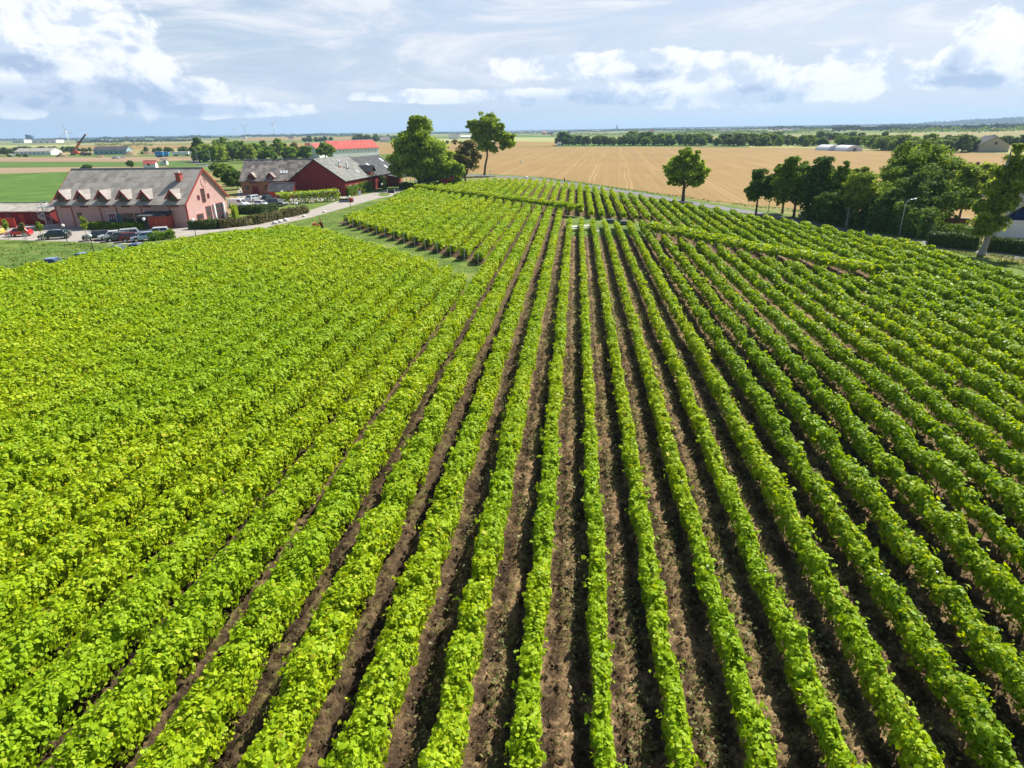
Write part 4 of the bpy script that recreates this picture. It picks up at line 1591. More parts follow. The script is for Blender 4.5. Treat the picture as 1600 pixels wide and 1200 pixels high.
# ------------------------------------------------------------------ hedges, climbers, shrubs
M_hedge = leafmat('hedge_leaf', [(0.0, (0.03, 0.06, 0.012)), (0.5, (0.06, 0.11, 0.02)), (1.0, (0.11, 0.16, 0.035))], 0.2, 0.6, 0.15)
M_hedgebrown = leafmat('beech_hedge_leaf', [(0.0, (0.06, 0.06, 0.02)), (0.5, (0.11, 0.125, 0.035)), (1.0, (0.19, 0.15, 0.06))], 0.2, 0.6, 0.15)
M_hedgelight = leafmat('clipped_hedge_leaf', [(0.0, (0.06, 0.13, 0.012)), (0.5, (0.12, 0.22, 0.02)), (1.0, (0.20, 0.30, 0.04))], 0.3, 0.6, 0.15)
M_climber = leafmat('climber_leaf', [(0.0, (0.06, 0.14, 0.015)), (0.5, (0.13, 0.24, 0.02)), (1.0, (0.25, 0.34, 0.04))], 0.35, 0.55, 0.15)


def hedge(name, label, cat, pts, w, h, leaf, m, z0=0.0, rough=0.12, seed=1, group=None, dens=1.5):
    rg = np.random.default_rng(seed)
    base = np.array(pts[0][:2])
    parts = []
    for a, b in zip(pts[:-1], pts[1:]):
        a, b = np.array(a[:2]) - base, np.array(b[:2]) - base
        ln = np.linalg.norm(b - a)
        d = (b - a) / ln
        n = np.array([-d[1], d[0]])
        N = int(ln * (2 * h + w) * dens / (0.55 * leaf * leaf)) + 20
        s = rg.uniform(-0.1, ln + 0.1, N)
        per = rg.uniform(0, 2 * h + w, N)
        sg = np.linspace(-1, ln + 1, max(8, int(ln * 3)))
        hh = h + rough * wob(sg, 0.9, rg) + rough * wob(sg, 2.7, rg)
        ww = w * (1 + 0.8 * rough * wob(sg, 1.1, rg))
        hs, ws = np.interp(s, sg, hh), np.interp(s, sg, ww)
        dep = 1 - 0.3 * rg.uniform(0, 1, N) ** 2 + 0.06 * rg.normal(size=N)
        x = np.where(per < h, -ws / 2 * dep, np.where(per > h + w, ws / 2 * dep, (per - h - w / 2) / w * ws))
        z = np.where(per < h, per / h * hs, np.where(per > h + w, (per - h - w) / h * hs, hs * dep))
        nx = np.where(per < h, -1.0, np.where(per > h + w, 1.0, 0.0))
        nz_ = np.where((per >= h) & (per <= h + w), 1.0, 0.25)
        p = np.stack([a[0] + d[0] * s + n[0] * x, a[1] + d[1] * s + n[1] * x, z0 + z], axis=1)
        nr = np.stack([n[0] * nx, n[1] * nx, nz_], axis=1) + rg.normal(size=(N, 3)) * 0.55
        parts.append(leaf_arrays(p, nr, leaf * rg.uniform(0.7, 1.3, N), False, 0.3, rg))
        ki, ko = (w * 0.36, h * 0.86) if rough < 0.25 else (w * 0.2, h * 0.5)
        c = [a - n * ki, b - n * ki, b + n * ki, a + n * ki]
        v = np.array([[q[0], q[1], z0 + zz] for zz in (0.02, ko) for q in c])
        parts.append((v, np.array([[0, 1, 5, 4], [1, 2, 6, 5], [2, 3, 7, 6], [3, 0, 4, 7], [4, 5, 6, 7]])))
    v, q = merge(parts)
    o = link(name, np_mesh(name, v, q, m))
    o.location = (base[0], base[1], 0)
    return tag(o, label, cat, group)


hedge('hedge', 'clipped green hedge along the front of the pink building', 'hedge', [P(142, 358), P(226, 358)], 1.5, 1.25, 0.22, M_hedgelight, seed=2)
hedge('hedge', 'dark clipped hedge at the pink building corner beside the path', 'hedge', [P(297, 358), P(340, 357)], 1.4, 1.5, 0.22, M_hedge, seed=3)
hedge('hedge', 'long brownish hedge bordering the gravel path towards the barn', 'hedge', [P(343, 357), P(400, 350.5), P(478, 333)], 1.6, 1.6, 0.24, M_hedgebrown, seed=4)
hedge('hedge', 'dark green hedge in front of the white van', 'hedge', [P(369, 334), P(405, 334), P(432, 329)], 1.5, 1.7, 0.24, M_hedge, seed=5)
hedge('hedge', 'dark hedge at the barn end of the arbor', 'hedge', [P(626, 296), P(652, 296)], 2.2, 1.8, 0.3, M_hedge, seed=6)
hedge('hedge', 'clipped dark hedge between the road and the lawn garden', 'hedge', [P(1450, 382.5), P(1527, 391)], 1.6, 1.9, 0.18, M_hedge, seed=7)
hedge('hedge', 'clipped dark hedge in front of the blue house', 'hedge', [P(1541, 391), P(1660, 404)], 1.6, 1.7, 0.18, M_hedge, seed=8)
hedge('hedge', 'sunlit garden shrub border behind the clipped road hedge', 'hedge', [P(1470, 371), P(1516, 366)], 3.0, 1.3, 0.2, M_hedgelight, rough=0.35, seed=9)
hedge('shrub', 'round shrub between the parked cars and the vineyard', 'shrub', [P(232, 376), P(272, 372)], 2.2, 1.3, 0.2, M_climber, rough=0.3, seed=10)
hedge('shrub', 'yellow flowering shrub below the pink gable windows', 'shrub', [P(313, 350), P(330, 346)], 1.0, 1.4, 0.18, leafmat('yellow_shrub_leaf', [(0.0, (0.15, 0.2, 0.02)), (0.5, (0.4, 0.36, 0.03)), (1.0, (0.6, 0.5, 0.05))], 0.3), rough=0.4, seed=11)
hedge('shrub', 'tall yellow green climber at the far corner of the pink gable', 'shrub', [P(366, 341), P(370, 338)], 0.8, 2.6, 0.18, M_hop, rough=0.4, seed=12)
for i, f in enumerate((0.5, 4.9, 9.4, 13.6)):
    q0 = bo + bd * f + bu * 0.5
    q1 = bo + bd * (f + 3.9) + bu * 0.5
    hedge('climber', ['leafy wall vine on the barn side wall, nearest the big gable', 'leafy wall vine on the barn side wall, second from the gable', 'leafy wall vine on the barn side wall, third from the gable', 'leafy wall vine on the barn side wall, beside the barn dormer'][i], 'climber', [q0, q1], 0.8, 2.7 - 0.25 * (i % 2), 0.26, M_climber, rough=0.35, seed=20 + i, group='wall vines on the barn')
hedge('climber', 'dark ivy hanging over the wall of the barn wing', 'climber', [bo + bd * 25.5 + bu * 0.6, bo + bd * 28.5 + bu * 0.6], 0.9, 3.7, 0.28, M_hedge, rough=0.3, seed=29)
hedge('shrub', 'round green shrub on the yard island beside the barn', 'shrub', [bo + bd * 21 + bu * 3.2, bo + bd * 22.2 + bu * 3.2], 1.6, 2.6, 0.26, M_climber, rough=0.4, seed=30)


def pergola():
    a, b = P(440, 321), P(530, 314)
    ln = np.linalg.norm(b - a)
    rz = math.atan2(b[1] - a[1], b[0] - a[0])
    t = empty('pergola', (a[0], a[1], 0), rz, 'white beamed pergola with yellow green vines before the barn', 'pergola')
    n = 6
    for i in range(n):
        x = ln * i / (n - 1)
        for y in (0, 2.6):
            MB().box(x - 0.07, x + 0.07, y - 0.07, y + 0.07, 0, 2.3).build('post', M_wood, t)
    for y in (0, 2.6):
        MB().box(-0.3, ln + 0.3, y - 0.06, y + 0.06, 2.3, 2.5).build('beam', M_white, t)
    for x in np.linspace(0, ln, 12):
        MB().box(x - 0.05, x + 0.05, -0.4, 3.0, 2.5, 2.6).build('rafter', M_white, t)
    rg = np.random.default_rng(77)
    N = 3400
    s = rg.uniform(-0.4, ln + 0.4, N)
    den = 0.55 + 0.45 * wob(s, 1.6, rg)
    k = rg.uniform(0, 1, N) < den
    s = s[k]
    N = len(s)
    face = rg.uniform(0, 1, N)
    y = np.where(face < 0.6, -0.15 + rg.normal(size=N) * 0.22, rg.uniform(-0.4, 3.0, N))
    z = np.where(face < 0.6, rg.uniform(0.2, 2.7, N), 2.65 + rg.normal(size=N) * 0.12)
    p = np.stack([s, y, z], axis=1)
    nr = rg.normal(size=(N, 3)) * 0.7 + np.array([0, -0.5, 0.5])
    v, q = leaf_arrays(p, nr, 0.3 * rg.uniform(0.7, 1.3, N), False, 0.5, rg)
    link('foliage', np_mesh('foliage', v, q, M_hop), t)


pergola()


# ------------------------------------------------------------------ trees
def tree_leaf(name, a, b, c, trans=0.28):
    k = 1.6
    a, b, c = (tuple(x * k for x in q) for q in (a, b, c))
    return leafmat(name, [(0.0, a), (0.5, b), (1.0, c)], min(0.5, trans + 0.1), 0.65, 0.06)


M_lin = tree_leaf('tree_leaf_bright', (0.07, 0.13, 0.016), (0.15, 0.23, 0.025), (0.27, 0.33, 0.05), 0.4)
M_mid = tree_leaf('tree_leaf_green', (0.05, 0.10, 0.016), (0.105, 0.175, 0.024), (0.19, 0.25, 0.04), 0.36)
M_dk = tree_leaf('tree_leaf_dark', (0.030, 0.07, 0.016), (0.065, 0.12, 0.022), (0.12, 0.18, 0.035), 0.32)
M_rust = tree_leaf('tree_leaf_russet', (0.07, 0.07, 0.028), (0.13, 0.125, 0.04), (0.21, 0.175, 0.07), 0.32)
M_olive = tree_leaf('tree_leaf_olive', (0.065, 0.115, 0.016), (0.145, 0.205, 0.03), (0.26, 0.30, 0.06), 0.4)
M_far = tree_leaf('far_leaf', (0.03, 0.065, 0.016), (0.065, 0.11, 0.025), (0.12, 0.16, 0.04), 0.25)


def crown_arrays(envs, n_leaf, leaf, seed, clump=0.30, nclump=16, shell=0.62):
    """envs: (x, y, z, rx, ry, rz) crown masses; each is broken into many clumps of leaves"""
    rg = np.random.default_rng(seed)
    vol = np.array([e[3] * e[4] * e[5] for e in envs]) ** (2 / 3)
    parts = []
    cents = []
    for e, f in zip(envs, vol / vol.sum()):
        c, r = np.array(e[:3]), np.array(e[3:])
        K = max(5, int(nclump * f * len(envs) ** 0.5))
        dirs = norm(rg.normal(size=(K, 3)))
        dirs[:, 2] = np.where(dirs[:, 2] < -0.55, -dirs[:, 2], dirs[:, 2])
        rad = rg.uniform(shell, 0.90, K)[:, None]
        cc = c + dirs * r * rad * (1 + 0.12 * rg.normal(size=(K, 1)))
        cr = clump * r.mean() * rg.uniform(0.65, 1.35, K)
        cents += list(cc)
        nl = int(n_leaf * f)
        wts = cr ** 2
        pick = rg.choice(K, size=nl, p=wts / wts.sum())
        dd = norm(rg.normal(size=(nl, 3)))
        dd[:, 2] = np.where((dd[:, 2] < 0) & (rg.uniform(0, 1, nl) < 0.45), -dd[:, 2], dd[:, 2])
        rr = cr[pick] * (0.40 + 0.72 * rg.uniform(0, 1, nl) ** 0.8 + 0.3 * (rg.uniform(0, 1, nl) > 0.93) * rg.uniform(0, 1, nl))
        p = cc[pick] + dd * rr[:, None] * np.array([1, 1, 0.72])
        nr = dd + 0.5 * dirs[pick] + rg.normal(size=(nl, 3)) * 0.6 + np.array([0, 0, 0.25])
        parts.append(leaf_arrays(p, nr, leaf * rg.uniform(0.6, 1.35, nl), False, 0.3, rg))
        # leaves deep in the crown
        ni = int(nl * 0.22)
        di = norm(rg.normal(size=(ni, 3)))
        p = c + di * r * (0.72 * rg.uniform(0, 1, ni) ** 0.5)[:, None]
        parts.append(leaf_arrays(p, rg.normal(size=(ni, 3)), leaf * 1.5 * rg.uniform(0.7, 1.3, ni), False, 0.3, rg))
    v, q = merge(parts)
    return v, q, cents


def tree(name, label, loc, envs, m, n_leaf, leaf, trunk_r=0.3, fork=None, seed=1, mb=None, lean=(0, 0), group=None, clump=0.3, nclump=18, cat='tree', shell=0.62):
    rg = random.Random(seed)
    v, q, cents = crown_arrays(envs, n_leaf, leaf, seed, clump, nclump, shell)
    root = empty(name, (loc[0], loc[1], 0), 0, label, cat, group)
    zs = [e[2] for e in envs]
    fork = fork if fork is not None else max(0.8, min(e[2] - e[5] * 0.75 for e in envs))
    t = MB()
    top = max(e[2] for e in envs)
    tx, ty = lean
    t.tube([(0, 0, -0.1), (0.02, 0, 0.3), (tx * 0.4, ty * 0.4, fork * 0.6), (tx, ty, fork), (tx * 1.3, ty * 1.2, (fork + top) / 2), (tx * 1.5, ty * 1.3, top)],
           [trunk_r * 1.45, trunk_r * 1.08, trunk_r * 0.95, trunk_r * 0.85, trunk_r * 0.5, trunk_r * 0.15], 9)
    for c in rg.sample(cents, min(len(cents), 11)):
        z0 = fork + (top - fork) * rg.uniform(0.0, 0.45)
        f = (z0 - fork) / max(0.1, top - fork)
        s = Vector((tx * (1 + 0.5 * f), ty * (1 + 0.3 * f), z0))
        e = Vector(c)
        mid = s.lerp(e, 0.5) + Vector((0, 0, -0.06 * (e - s).length))
        t.tube([s, mid, e], [trunk_r * 0.42, trunk_r * 0.24, trunk_r * 0.06], 6)
    t.build('trunk', mb or M_bark, root, True)
    link('crown', np_mesh('crown', v, q, m), root)
    return root


def px_tree(label, base, top, x0, x1, m, n_leaf, leaf, seed, lobes=4, low=0.22, trunk_r=0.3, name='tree', squash=1.0, **kw):
    """a broad tree placed on the ground from its base, its top and the width of its crown in the survey"""
    b = P(*base)
    h = float(hat(top[0], top[1], b[0], b[1]))
    ppm = F / (b[1] * math.cos(PITCH) + 16 * math.sin(PITCH))
    w = (x1 - x0) / ppm
    cx = ((x0 + x1) / 2 - base[0]) / ppm
    rg = random.Random(seed * 13 + 1)
    zl = h * low
    hc = h - zl
    envs = [(cx * 0.6, 0, zl + hc * 0.55, w * 0.36, w * 0.36 * squash, hc * 0.42)]
    for i in range(lobes):
        a = 2 * math.pi * i / lobes + rg.uniform(-0.4, 0.4)
        rr = w * rg.uniform(0.20, 0.27)
        zz = zl + hc * rg.uniform(0.30, 0.62)
        envs.append((cx + math.cos(a) * w * 0.27, math.sin(a) * w * 0.27 * squash, zz, rr, rr * squash, hc * rg.uniform(0.24, 0.32)))
    envs.append((cx * 0.8 + (top[0] - (x0 + x1) / 2) / ppm, 0, h - hc * 0.24, w * 0.22, w * 0.22 * squash, hc * 0.24))
    return tree(name, label, b, envs, m, n_leaf, leaf, trunk_r, seed=seed, **kw)


hedge('undergrowth', 'dark bushy undergrowth at the foot of the roadside trees, part beside the board', 'shrub', [P(1262, 340), P(1330, 352)], 5.0, 4.2, 0.3, M_dk, rough=0.6, seed=31)
hedge('undergrowth', 'dark bushy undergrowth at the foot of the roadside trees, part behind the lamp', 'shrub', [P(1332, 352), P(1452, 373)], 4.0, 4.4, 0.28, M_dk, rough=0.6, seed=32)

# beside the barn
b0 = P(655, 293)
tree('tree', 'very large bright green tree right of the barn', b0,
     [(0.5, 0, 14.5, 5.2, 5.2, 5.6), (-2.5, -1, 9.5, 6.6, 6, 5.2), (4.0, 0, 9.0, 6.6, 6, 5.4), (8.2, -1, 6.2, 5.0, 5, 4.2), (-5.5, 0.5, 5.5, 4.0, 4, 3.6), (1.5, -3, 5.5, 6.0, 4.5, 4.2), (0, 0, 18.2, 3.0, 3, 2.4), (11, 0, 4.2, 3.2, 3.5, 3.0)],
     M_lin, 26000, 0.5, 0.55, 2.0, seed=11, nclump=60, clump=0.30)
px_tree('low dark green tree behind the barn wing roof', (622, 277), (612, 240), 588, 646, M_mid, 6000, 0.6, 12, low=0.15)
px_tree('russet leaved tree between the two tallest trees', (727, 287), (735, 214), 697, 756, M_rust, 9000, 0.42, 13, low=0.14, trunk_r=0.28, lobes=6, clump=0.24, nclump=30, shell=0.4)
px_tree('dark leafy bush tree below the very large bright tree', (690, 292), (690, 262), 655, 722, M_mid, 6000, 0.45, 14, low=0.05, trunk_r=0.2)
px_tree('low grey green bush beside the tall bare trunked tree', (712, 284), (716, 262), 695, 735, M_rust, 3000, 0.45, 44, low=0.05, trunk_r=0.15)
b1 = P(757, 274)
tree('tree', 'tall tree with bare leaning trunk and one sided crown by the road', b1,
     [(1.5, 0, 17.5, 5.0, 5, 4.2), (-2.2, 0, 16.5, 3.6, 4, 3.6), (6.5, 0, 13.8, 4.6, 4, 3.4), (10.2, 0, 11.4, 2.8, 3, 2.8), (0.5, 0, 12.8, 3.6, 3.5, 3.2), (3.6, 0, 9.4, 2.4, 2.2, 2.2), (-4.2, 0, 18.2, 2.4, 2.4, 2.0), (1.0, 0, 20.0, 2.8, 2.8, 1.4), (0.2, 0, 10.2, 3.0, 3.0, 2.2), (-2.6, 0, 13.4, 2.6, 2.6, 2.4), (6.0, 0, 17.0, 2.6, 2.6, 2.2), (7.2, 0, 10.2, 2.0, 1.8, 1.8)],
     M_lin, 16000, 0.52, 0.42, 6.5, seed=15, lean=(1.2, 0), nclump=52, clump=0.27, shell=0.5)
# single tree at the road
b2 = P(1067, 314)
tree('tree', 'single round tree at the edge of the wheat field', b2,
     [(0, 0, 7.2, 4.4, 4.4, 3.4), (-3.2, 0, 6.6, 2.8, 2.8, 2.2), (3.4, 0, 6.2, 2.9, 2.8, 2.4), (0.3, 0, 9.6, 2.8, 2.8, 1.9), (-1.5, 1, 4.3, 2.4, 2.4, 1.5), (2.2, -1, 4.2, 2.4, 2.4, 1.5)],
     M_lin, 9000, 0.36, 0.38, 2.6, seed=16, nclump=40, clump=0.27)
# the group by the road on the right
px_tree('dense green roadside tree between the slim one and the broad one', (1222, 334), (1208, 252), 1186, 1240, M_mid, 9000, 0.28, 51, low=0.0, trunk_r=0.2, lobes=5, nclump=30, clump=0.26)
px_tree('bright leafy tree filling the middle of the roadside group', (1345, 350), (1340, 268), 1300, 1392, M_mid, 10000, 0.27, 52, low=0.0, trunk_r=0.2, lobes=6, nclump=34, clump=0.25)
px_tree('slim dark tree at the left end of the roadside group', (1181, 334), (1176, 262), 1160, 1207, M_dk, 8000, 0.28, 17, low=0.12, trunk_r=0.2, lobes=5)
px_tree('second roadside tree with a broad dark crown', (1240, 339), (1224, 239), 1200, 1268, M_mid, 13000, 0.28, 18, low=0.02, trunk_r=0.25, lobes=6, nclump=34, clump=0.25)
px_tree('dark roadside tree in the middle of the group', (1272, 344), (1274, 240), 1242, 1302, M_dk, 13000, 0.28, 19, low=0.0, trunk_r=0.25, lobes=6, nclump=34, clump=0.25)
px_tree('roadside tree with a lighter green side', (1308, 347), (1304, 250), 1280, 1332, M_mid, 12000, 0.27, 20, low=0.0, trunk_r=0.22, lobes=5, nclump=30, clump=0.26)
px_tree('light olive tree with pale trunk in the roadside group', (1322, 355), (1346, 260), 1306, 1374, M_olive, 12000, 0.25, 21, low=0.04, trunk_r=0.2, lobes=6, mb=M_palebark, nclump=34, clump=0.25)
px_tree('tallest broad tree rising behind the roadside group', (1428, 336), (1418, 217), 1358, 1506, M_mid, 22000, 0.34, 22, low=0.02, trunk_r=0.4, lobes=8, nclump=60, clump=0.23)
px_tree('wide very dark tree behind the street lamp', (1420, 360), (1436, 262), 1366, 1496, M_dk, 17000, 0.27, 23, low=0.03, trunk_r=0.3, lobes=8, nclump=54, clump=0.24, squash=0.7)
px_tree('low dark tree filling the gap below the tall broad tree', (1388, 362), (1384, 292), 1352, 1424, M_dk, 9000, 0.25, 24, low=0.02, trunk_r=0.2, lobes=6, nclump=34, squash=0.7)
px_tree('dark bushy tree beside the wooden notice board', (1290, 352), (1290, 296), 1262, 1322, M_dk, 7000, 0.25, 45, low=0.02, trunk_r=0.18, lobes=5, squash=0.7)
px_tree('sunlit olive tree behind the road hedge', (1496, 352), (1494, 254), 1466, 1524, M_olive, 11000, 0.28, 25, low=0.06, trunk_r=0.2, lobes=5, nclump=30)
px_tree('pale bushy tree in front of the orange tiled roof', (1526, 318), (1524, 248), 1504, 1552, M_olive, 6000, 0.32, 26, low=0.1, trunk_r=0.2, lobes=4)
b3 = P(1533, 399)
tree('tree', 'sparse old roadside tree with thick pale grey trunk', b3,
     [(0.0, 0, 4.2, 2.1, 2.0, 1.9), (0.9, 0, 6.6, 2.4, 2.2, 2.0), (1.6, 0, 8.8, 2.7, 2.4, 2.2), (3.7, 0, 8.8, 1.8, 1.7, 1.5), (-0.9, 0, 8.2, 1.5, 1.4, 1.3), (-1.6, 0, 6.0, 1.4, 1.3, 1.2), (1.6, 0, 11.2, 1.7, 1.6, 1.5), (1.2, 0, 12.9, 0.9, 0.9, 0.9), (3.3, 0, 10.8, 1.2, 1.2, 1.1), (-0.9, 0, 3.0, 1.4, 1.4, 0.9), (5.0, 0, 8.2, 1.2, 1.1, 0.9), (-0.4, 0, 10.4, 1.1, 1.0, 1.0)],
     M_olive, 18000, 0.23, 0.42, 1.5, seed=27, lean=(0.2, 0), mb=M_palebark, nclump=60, clump=0.34, shell=0.25)
px_tree('tree with thin crown at the right edge behind the blue house', (1610, 345), (1608, 262), 1566, 1660, M_olive, 9000, 0.3, 28, low=0.15, trunk_r=0.25, lobes=6, nclump=34)

# trees round the car park and the yard
lab_l = [
    ((313, 252), (313, 214.5), 300, 326, M_dk, 'dark round tree beyond the pink roof, left of the light tree'),
    ((342, 256), (342, 223), 326, 357, M_lin, 'light green tree beyond the pink roof ridge end'),
    ((352, 246), (350, 215), 332, 373, M_mid, 'broad tree behind the light green tree beyond the pink roof'),
    ((389, 254), (388, 224), 370, 404, M_olive, 'olive tree left of the brick house roof'),
    ((372, 247), (376, 218), 360, 392, M_mid, 'mid green tree behind the olive tree near the brick house'),
    ((414, 249), (413, 219), 400, 428, M_dk, 'dark tree above the left end of the brick house roof'),
    ((438, 248), (437, 216), 421, 453, M_mid, 'tall green tree above the brick house roof middle'),
    ((460, 247), (460, 221), 449, 473, M_rust, 'small reddish tree before the red farm roofs'),
    ((509, 250), (510, 222), 494, 527, M_mid, 'round green tree in front of the white farm gable'),
    ((354, 282), (352, 256), 336, 372, M_mid, 'bushy tree behind the pink gable roof edge'),
    ((372, 296), (366, 265), 348, 386, M_dk, 'dark bushy tree between pink gable and brick house'),
    ((340, 268), (338, 254), 326, 352, M_mid, 'low bush tree behind the pink roof ridge'),
    ((205, 263), (204, 250), 198, 211, M_dk, 'small bush standing alone in the green meadow strip'),
    ((136, 264), (136, 257), 127, 146, M_dk, 'low dark bush at the corner of the beet field'),
]
for i, (bs, tp, x0, x1, m, lab) in enumerate(lab_l):
    px_tree(lab, bs, tp, x0, x1, m, 3600, 0.8 if i < 12 else 0.45, 60 + i, low=0.02, trunk_r=0.3 if i < 9 else 0.15, lobes=5, nclump=26, clump=0.27)


def young_tree(px, label, h=3.6, m=None):
    b = P(*px)
    rg = random.Random(int(px[0]))
    t = tree('young_tree', label, b, [(0.05, 0, h * 0.66, 0.62, 0.62, h * 0.26), (0, 0, h * 0.85, 0.4, 0.4, h * 0.15)], m or M_olive, 620, 0.17, 0.05, h * 0.4, seed=int(px[0]) + 5, mb=M_palebark, nclump=12, clump=0.4, shell=0.2)
    for x in (-0.35, 0.35):
        MB().tube([(x, 0, -0.05), (x * 0.9, 0, 1.3)], 0.04, 6).build('stake', plain('pale_stake', (0.55, 0.52, 0.46), 0.8), t)
    return t


young_tree((14, 374), 'young staked tree in front of the red car bonnet', 3.4)
young_tree((40, 376), 'young staked tree in front of the red car rear', 3.0, M_rust)
young_tree((67, 376), 'young staked tree in front of the dark green car', 3.2)
young_tree((138, 379), 'young slender tree at the left end of the parked car row', 4.4)

# ------------------------------------------------------------------ cars
CARMATS = {}


def paint(name, col):
    return plain(name, col, 0.28, 0.15, 0.5, vary=0.04, coat=0.6)


M_carglass = plain('car_glass', (0.03, 0.045, 0.055), 0.06, 0.0, 0.7, vary=0.1)
M_tyre = plain('tyre_rubber', (0.02, 0.02, 0.02), 0.9)
M_rim = plain('alloy_rim', (0.55, 0.56, 0.58), 0.35, 0.7)
M_lampw = plain('headlamp_lens', (0.75, 0.78, 0.8), 0.15)
M_lampr = plain('tail_lamp_lens', (0.5, 0.02, 0.02), 0.2)
M_plastic = plain('grey_plastic', (0.06, 0.06, 0.065), 0.6)


def car(label, cat, px, rz, m, kind='hatch', group='cars parked at the winery'):
    L, W, Hh = {'hatch': (3.9, 1.70, 1.48), 'suv': (4.6, 1.84, 1.72), 'sedan': (4.5, 1.76, 1.44), 'van': (5.0, 1.9, 1.95), 'estate': (4.6, 1.8, 1.5)}[kind]
    b = P(*px) if len(px) == 2 else px
    t = empty('parked_car' if kind != 'van' else 'parked_van', (b[0], b[1], 0), rz, label, cat, group)
    w = W / 2
    zb, zs = 0.24, {'hatch': 0.92, 'suv': 1.06, 'sedan': 0.90, 'van': 1.10, 'estate': 0.92}[kind]
    wr = 0.33 if kind != 'suv' else 0.37
    xf, xr = L / 2 - 0.82, -L / 2 + 0.78

    def arch(cx):
        return [(cx + (wr + 0.07) * math.cos(a), max(zb, wr + (wr + 0.07) * math.sin(a))) for a in np.linspace(math.pi, 0, 9)]
    out = [(-L / 2 + 0.08, zb)] + arch(xr) + arch(xf) + [(L / 2 - 0.1, zb), (L / 2, 0.42), (L / 2 - 0.03, 0.66)]
    hood = {'hatch': 0.95, 'suv': 1.05, 'sedan': 1.15, 'van': 0.75, 'estate': 1.1}[kind]
    out += [(L / 2 - 0.22, zs - 0.13), (L / 2 - hood, zs)]
    if kind == 'sedan':
        out += [(-L / 2 + 0.75, zs + 0.02), (-L / 2 + 0.1, zs - 0.03), (-L / 2, 0.6), (-L / 2 + 0.02, 0.4)]
    else:
        out += [(-L / 2 + 0.10, zs + 0.02), (-L / 2 + 0.01, 0.7), (-L / 2 + 0.02, 0.4)]
    body = MB()
    body.prism(out, 'y', -w, w)
    # cabin
    f0 = L / 2 - hood
    f1 = f0 - {'hatch': 0.75, 'suv': 0.65, 'sedan': 0.8, 'van': 0.75, 'estate': 0.8}[kind]
    r0 = -L / 2 + {'hatch': 0.12, 'suv': 0.12, 'sedan': 0.75, 'van': 0.06, 'estate': 0.12}[kind]
    r1 = r0 + {'hatch': 0.42, 'suv': 0.3, 'sedan': 0.65, 'van': 0.1, 'estate': 0.5}[kind]
    wt = w * (0.80 if kind != 'van' else 0.9)
    wl = w * 0.97
    lo = [(f0, -wl, zs - 0.02), (f0, wl, zs - 0.02), (r0, wl, zs - 0.02), (r0, -wl, zs - 0.02)]
    hi = [(f1, -wt, Hh), (f1, wt, Hh), (r1, wt, Hh), (r1, -wt, Hh)]
    mid = [(f1 - 0.25, 0, Hh + 0.05), (r1 + 0.25, 0, Hh + 0.05)]
    body.add(lo + hi, [(0, 1, 5, 4), (1, 2, 6, 5), (2, 3, 7, 6), (3, 0, 4, 7), (4, 5, 6, 7)])
    o = body.build('body', m, t, False, 0.05)

    def panel(a, bq, c, dq, ins0, ins1, name, mm=None):
        """glass let into one side of the cabin, slightly proud"""
        a, bq, c, dq = (Vector(x) for x in (a, bq, c, dq))

        def q(s, h):
            return (a.lerp(bq, s)).lerp(dq.lerp(c, s), h)
        quad = [q(ins0[0], ins1[0]), q(ins0[1], ins1[0]), q(ins0[1], ins1[1]), q(ins0[0], ins1[1])]
        n = (quad[1] - quad[0]).cross(quad[3] - quad[0]).normalized()
        cen = Vector((0, 0, (zs + Hh) / 2))
        if n.dot(quad[0] - cen) < 0:
            n = -n
        p = [x + n * 0.012 for x in quad] + [x - n * 0.02 for x in quad]
        MB().add(p, [(0, 1, 2, 3), (7, 6, 5, 4), (0, 4, 5, 1), (1, 5, 6, 2), (2, 6, 7, 3), (3, 7, 4, 0)]).build(name, mm or M_carglass, t)
    panel(lo[0], lo[1], hi[1], hi[0], (0.06, 0.94), (0.10, 0.90), 'windscreen')
    if kind != 'van':
        panel(lo[2], lo[3], hi[3], hi[2], (0.1, 0.9), (0.3, 0.88), 'rear_window')
    for A_, B_, C_, D_ in ((lo[0], lo[3], hi[3], hi[0]), (lo[1], lo[2], hi[2], hi[1])):
        if kind == 'van':
            panel(A_, B_, C_, D_, (0.06, 0.30), (0.18, 0.84), 'side_window')
        else:
            panel(A_, B_, C_, D_, (0.06, 0.46), (0.12, 0.86), 'side_window')
            panel(A_, B_, C_, D_, (0.50, 0.90), (0.14, 0.86), 'side_window')
    for x in (xf, xr):
        for s in (-1, 1):
            wh = MB().lathe([(wr * 0.62, -0.1), (wr * 0.96, -0.1), (wr, -0.06), (wr, 0.06), (wr * 0.96, 0.1), (wr * 0.62, 0.1)], (0, 0, 0), 18).build('wheel', M_tyre, t)
            wh.location = (x, s * (w - 0.08), wr)
            wh.rotation_euler = (R(90), 0, 0)
            MB().lathe([(wr * 0.6, -0.104), (wr * 0.55, -0.11), (wr * 0.55, 0.11), (wr * 0.6, 0.104)], (0, 0, 0), 12).build('rim', M_rim, wh)
    for s in (-1, 1):
        MB().box(L / 2 - 0.16, L / 2 + 0.0, s * w * 0.72 - 0.2, s * w * 0.72 + 0.2, zs - 0.33, zs - 0.19).build('headlight', M_lampw, t)
        MB().box(-L / 2 - 0.01, -L / 2 + 0.12, s * w * 0.82 - 0.11, s * w * 0.82 + 0.11, zs - 0.28, zs - 0.06).build('tail_light', M_lampr, t)
        MB().box(f0 - 0.35, f0 - 0.12, s * (w + 0.09) - 0.08, s * (w + 0.09) + 0.08, zs + 0.02, zs + 0.14).build('mirror', m, t)
    MB().box(L / 2 - 0.06, L / 2 + 0.015, -w * 0.5, w * 0.5, 0.34, 0.52).build('grille', M_plastic, t)
    return t


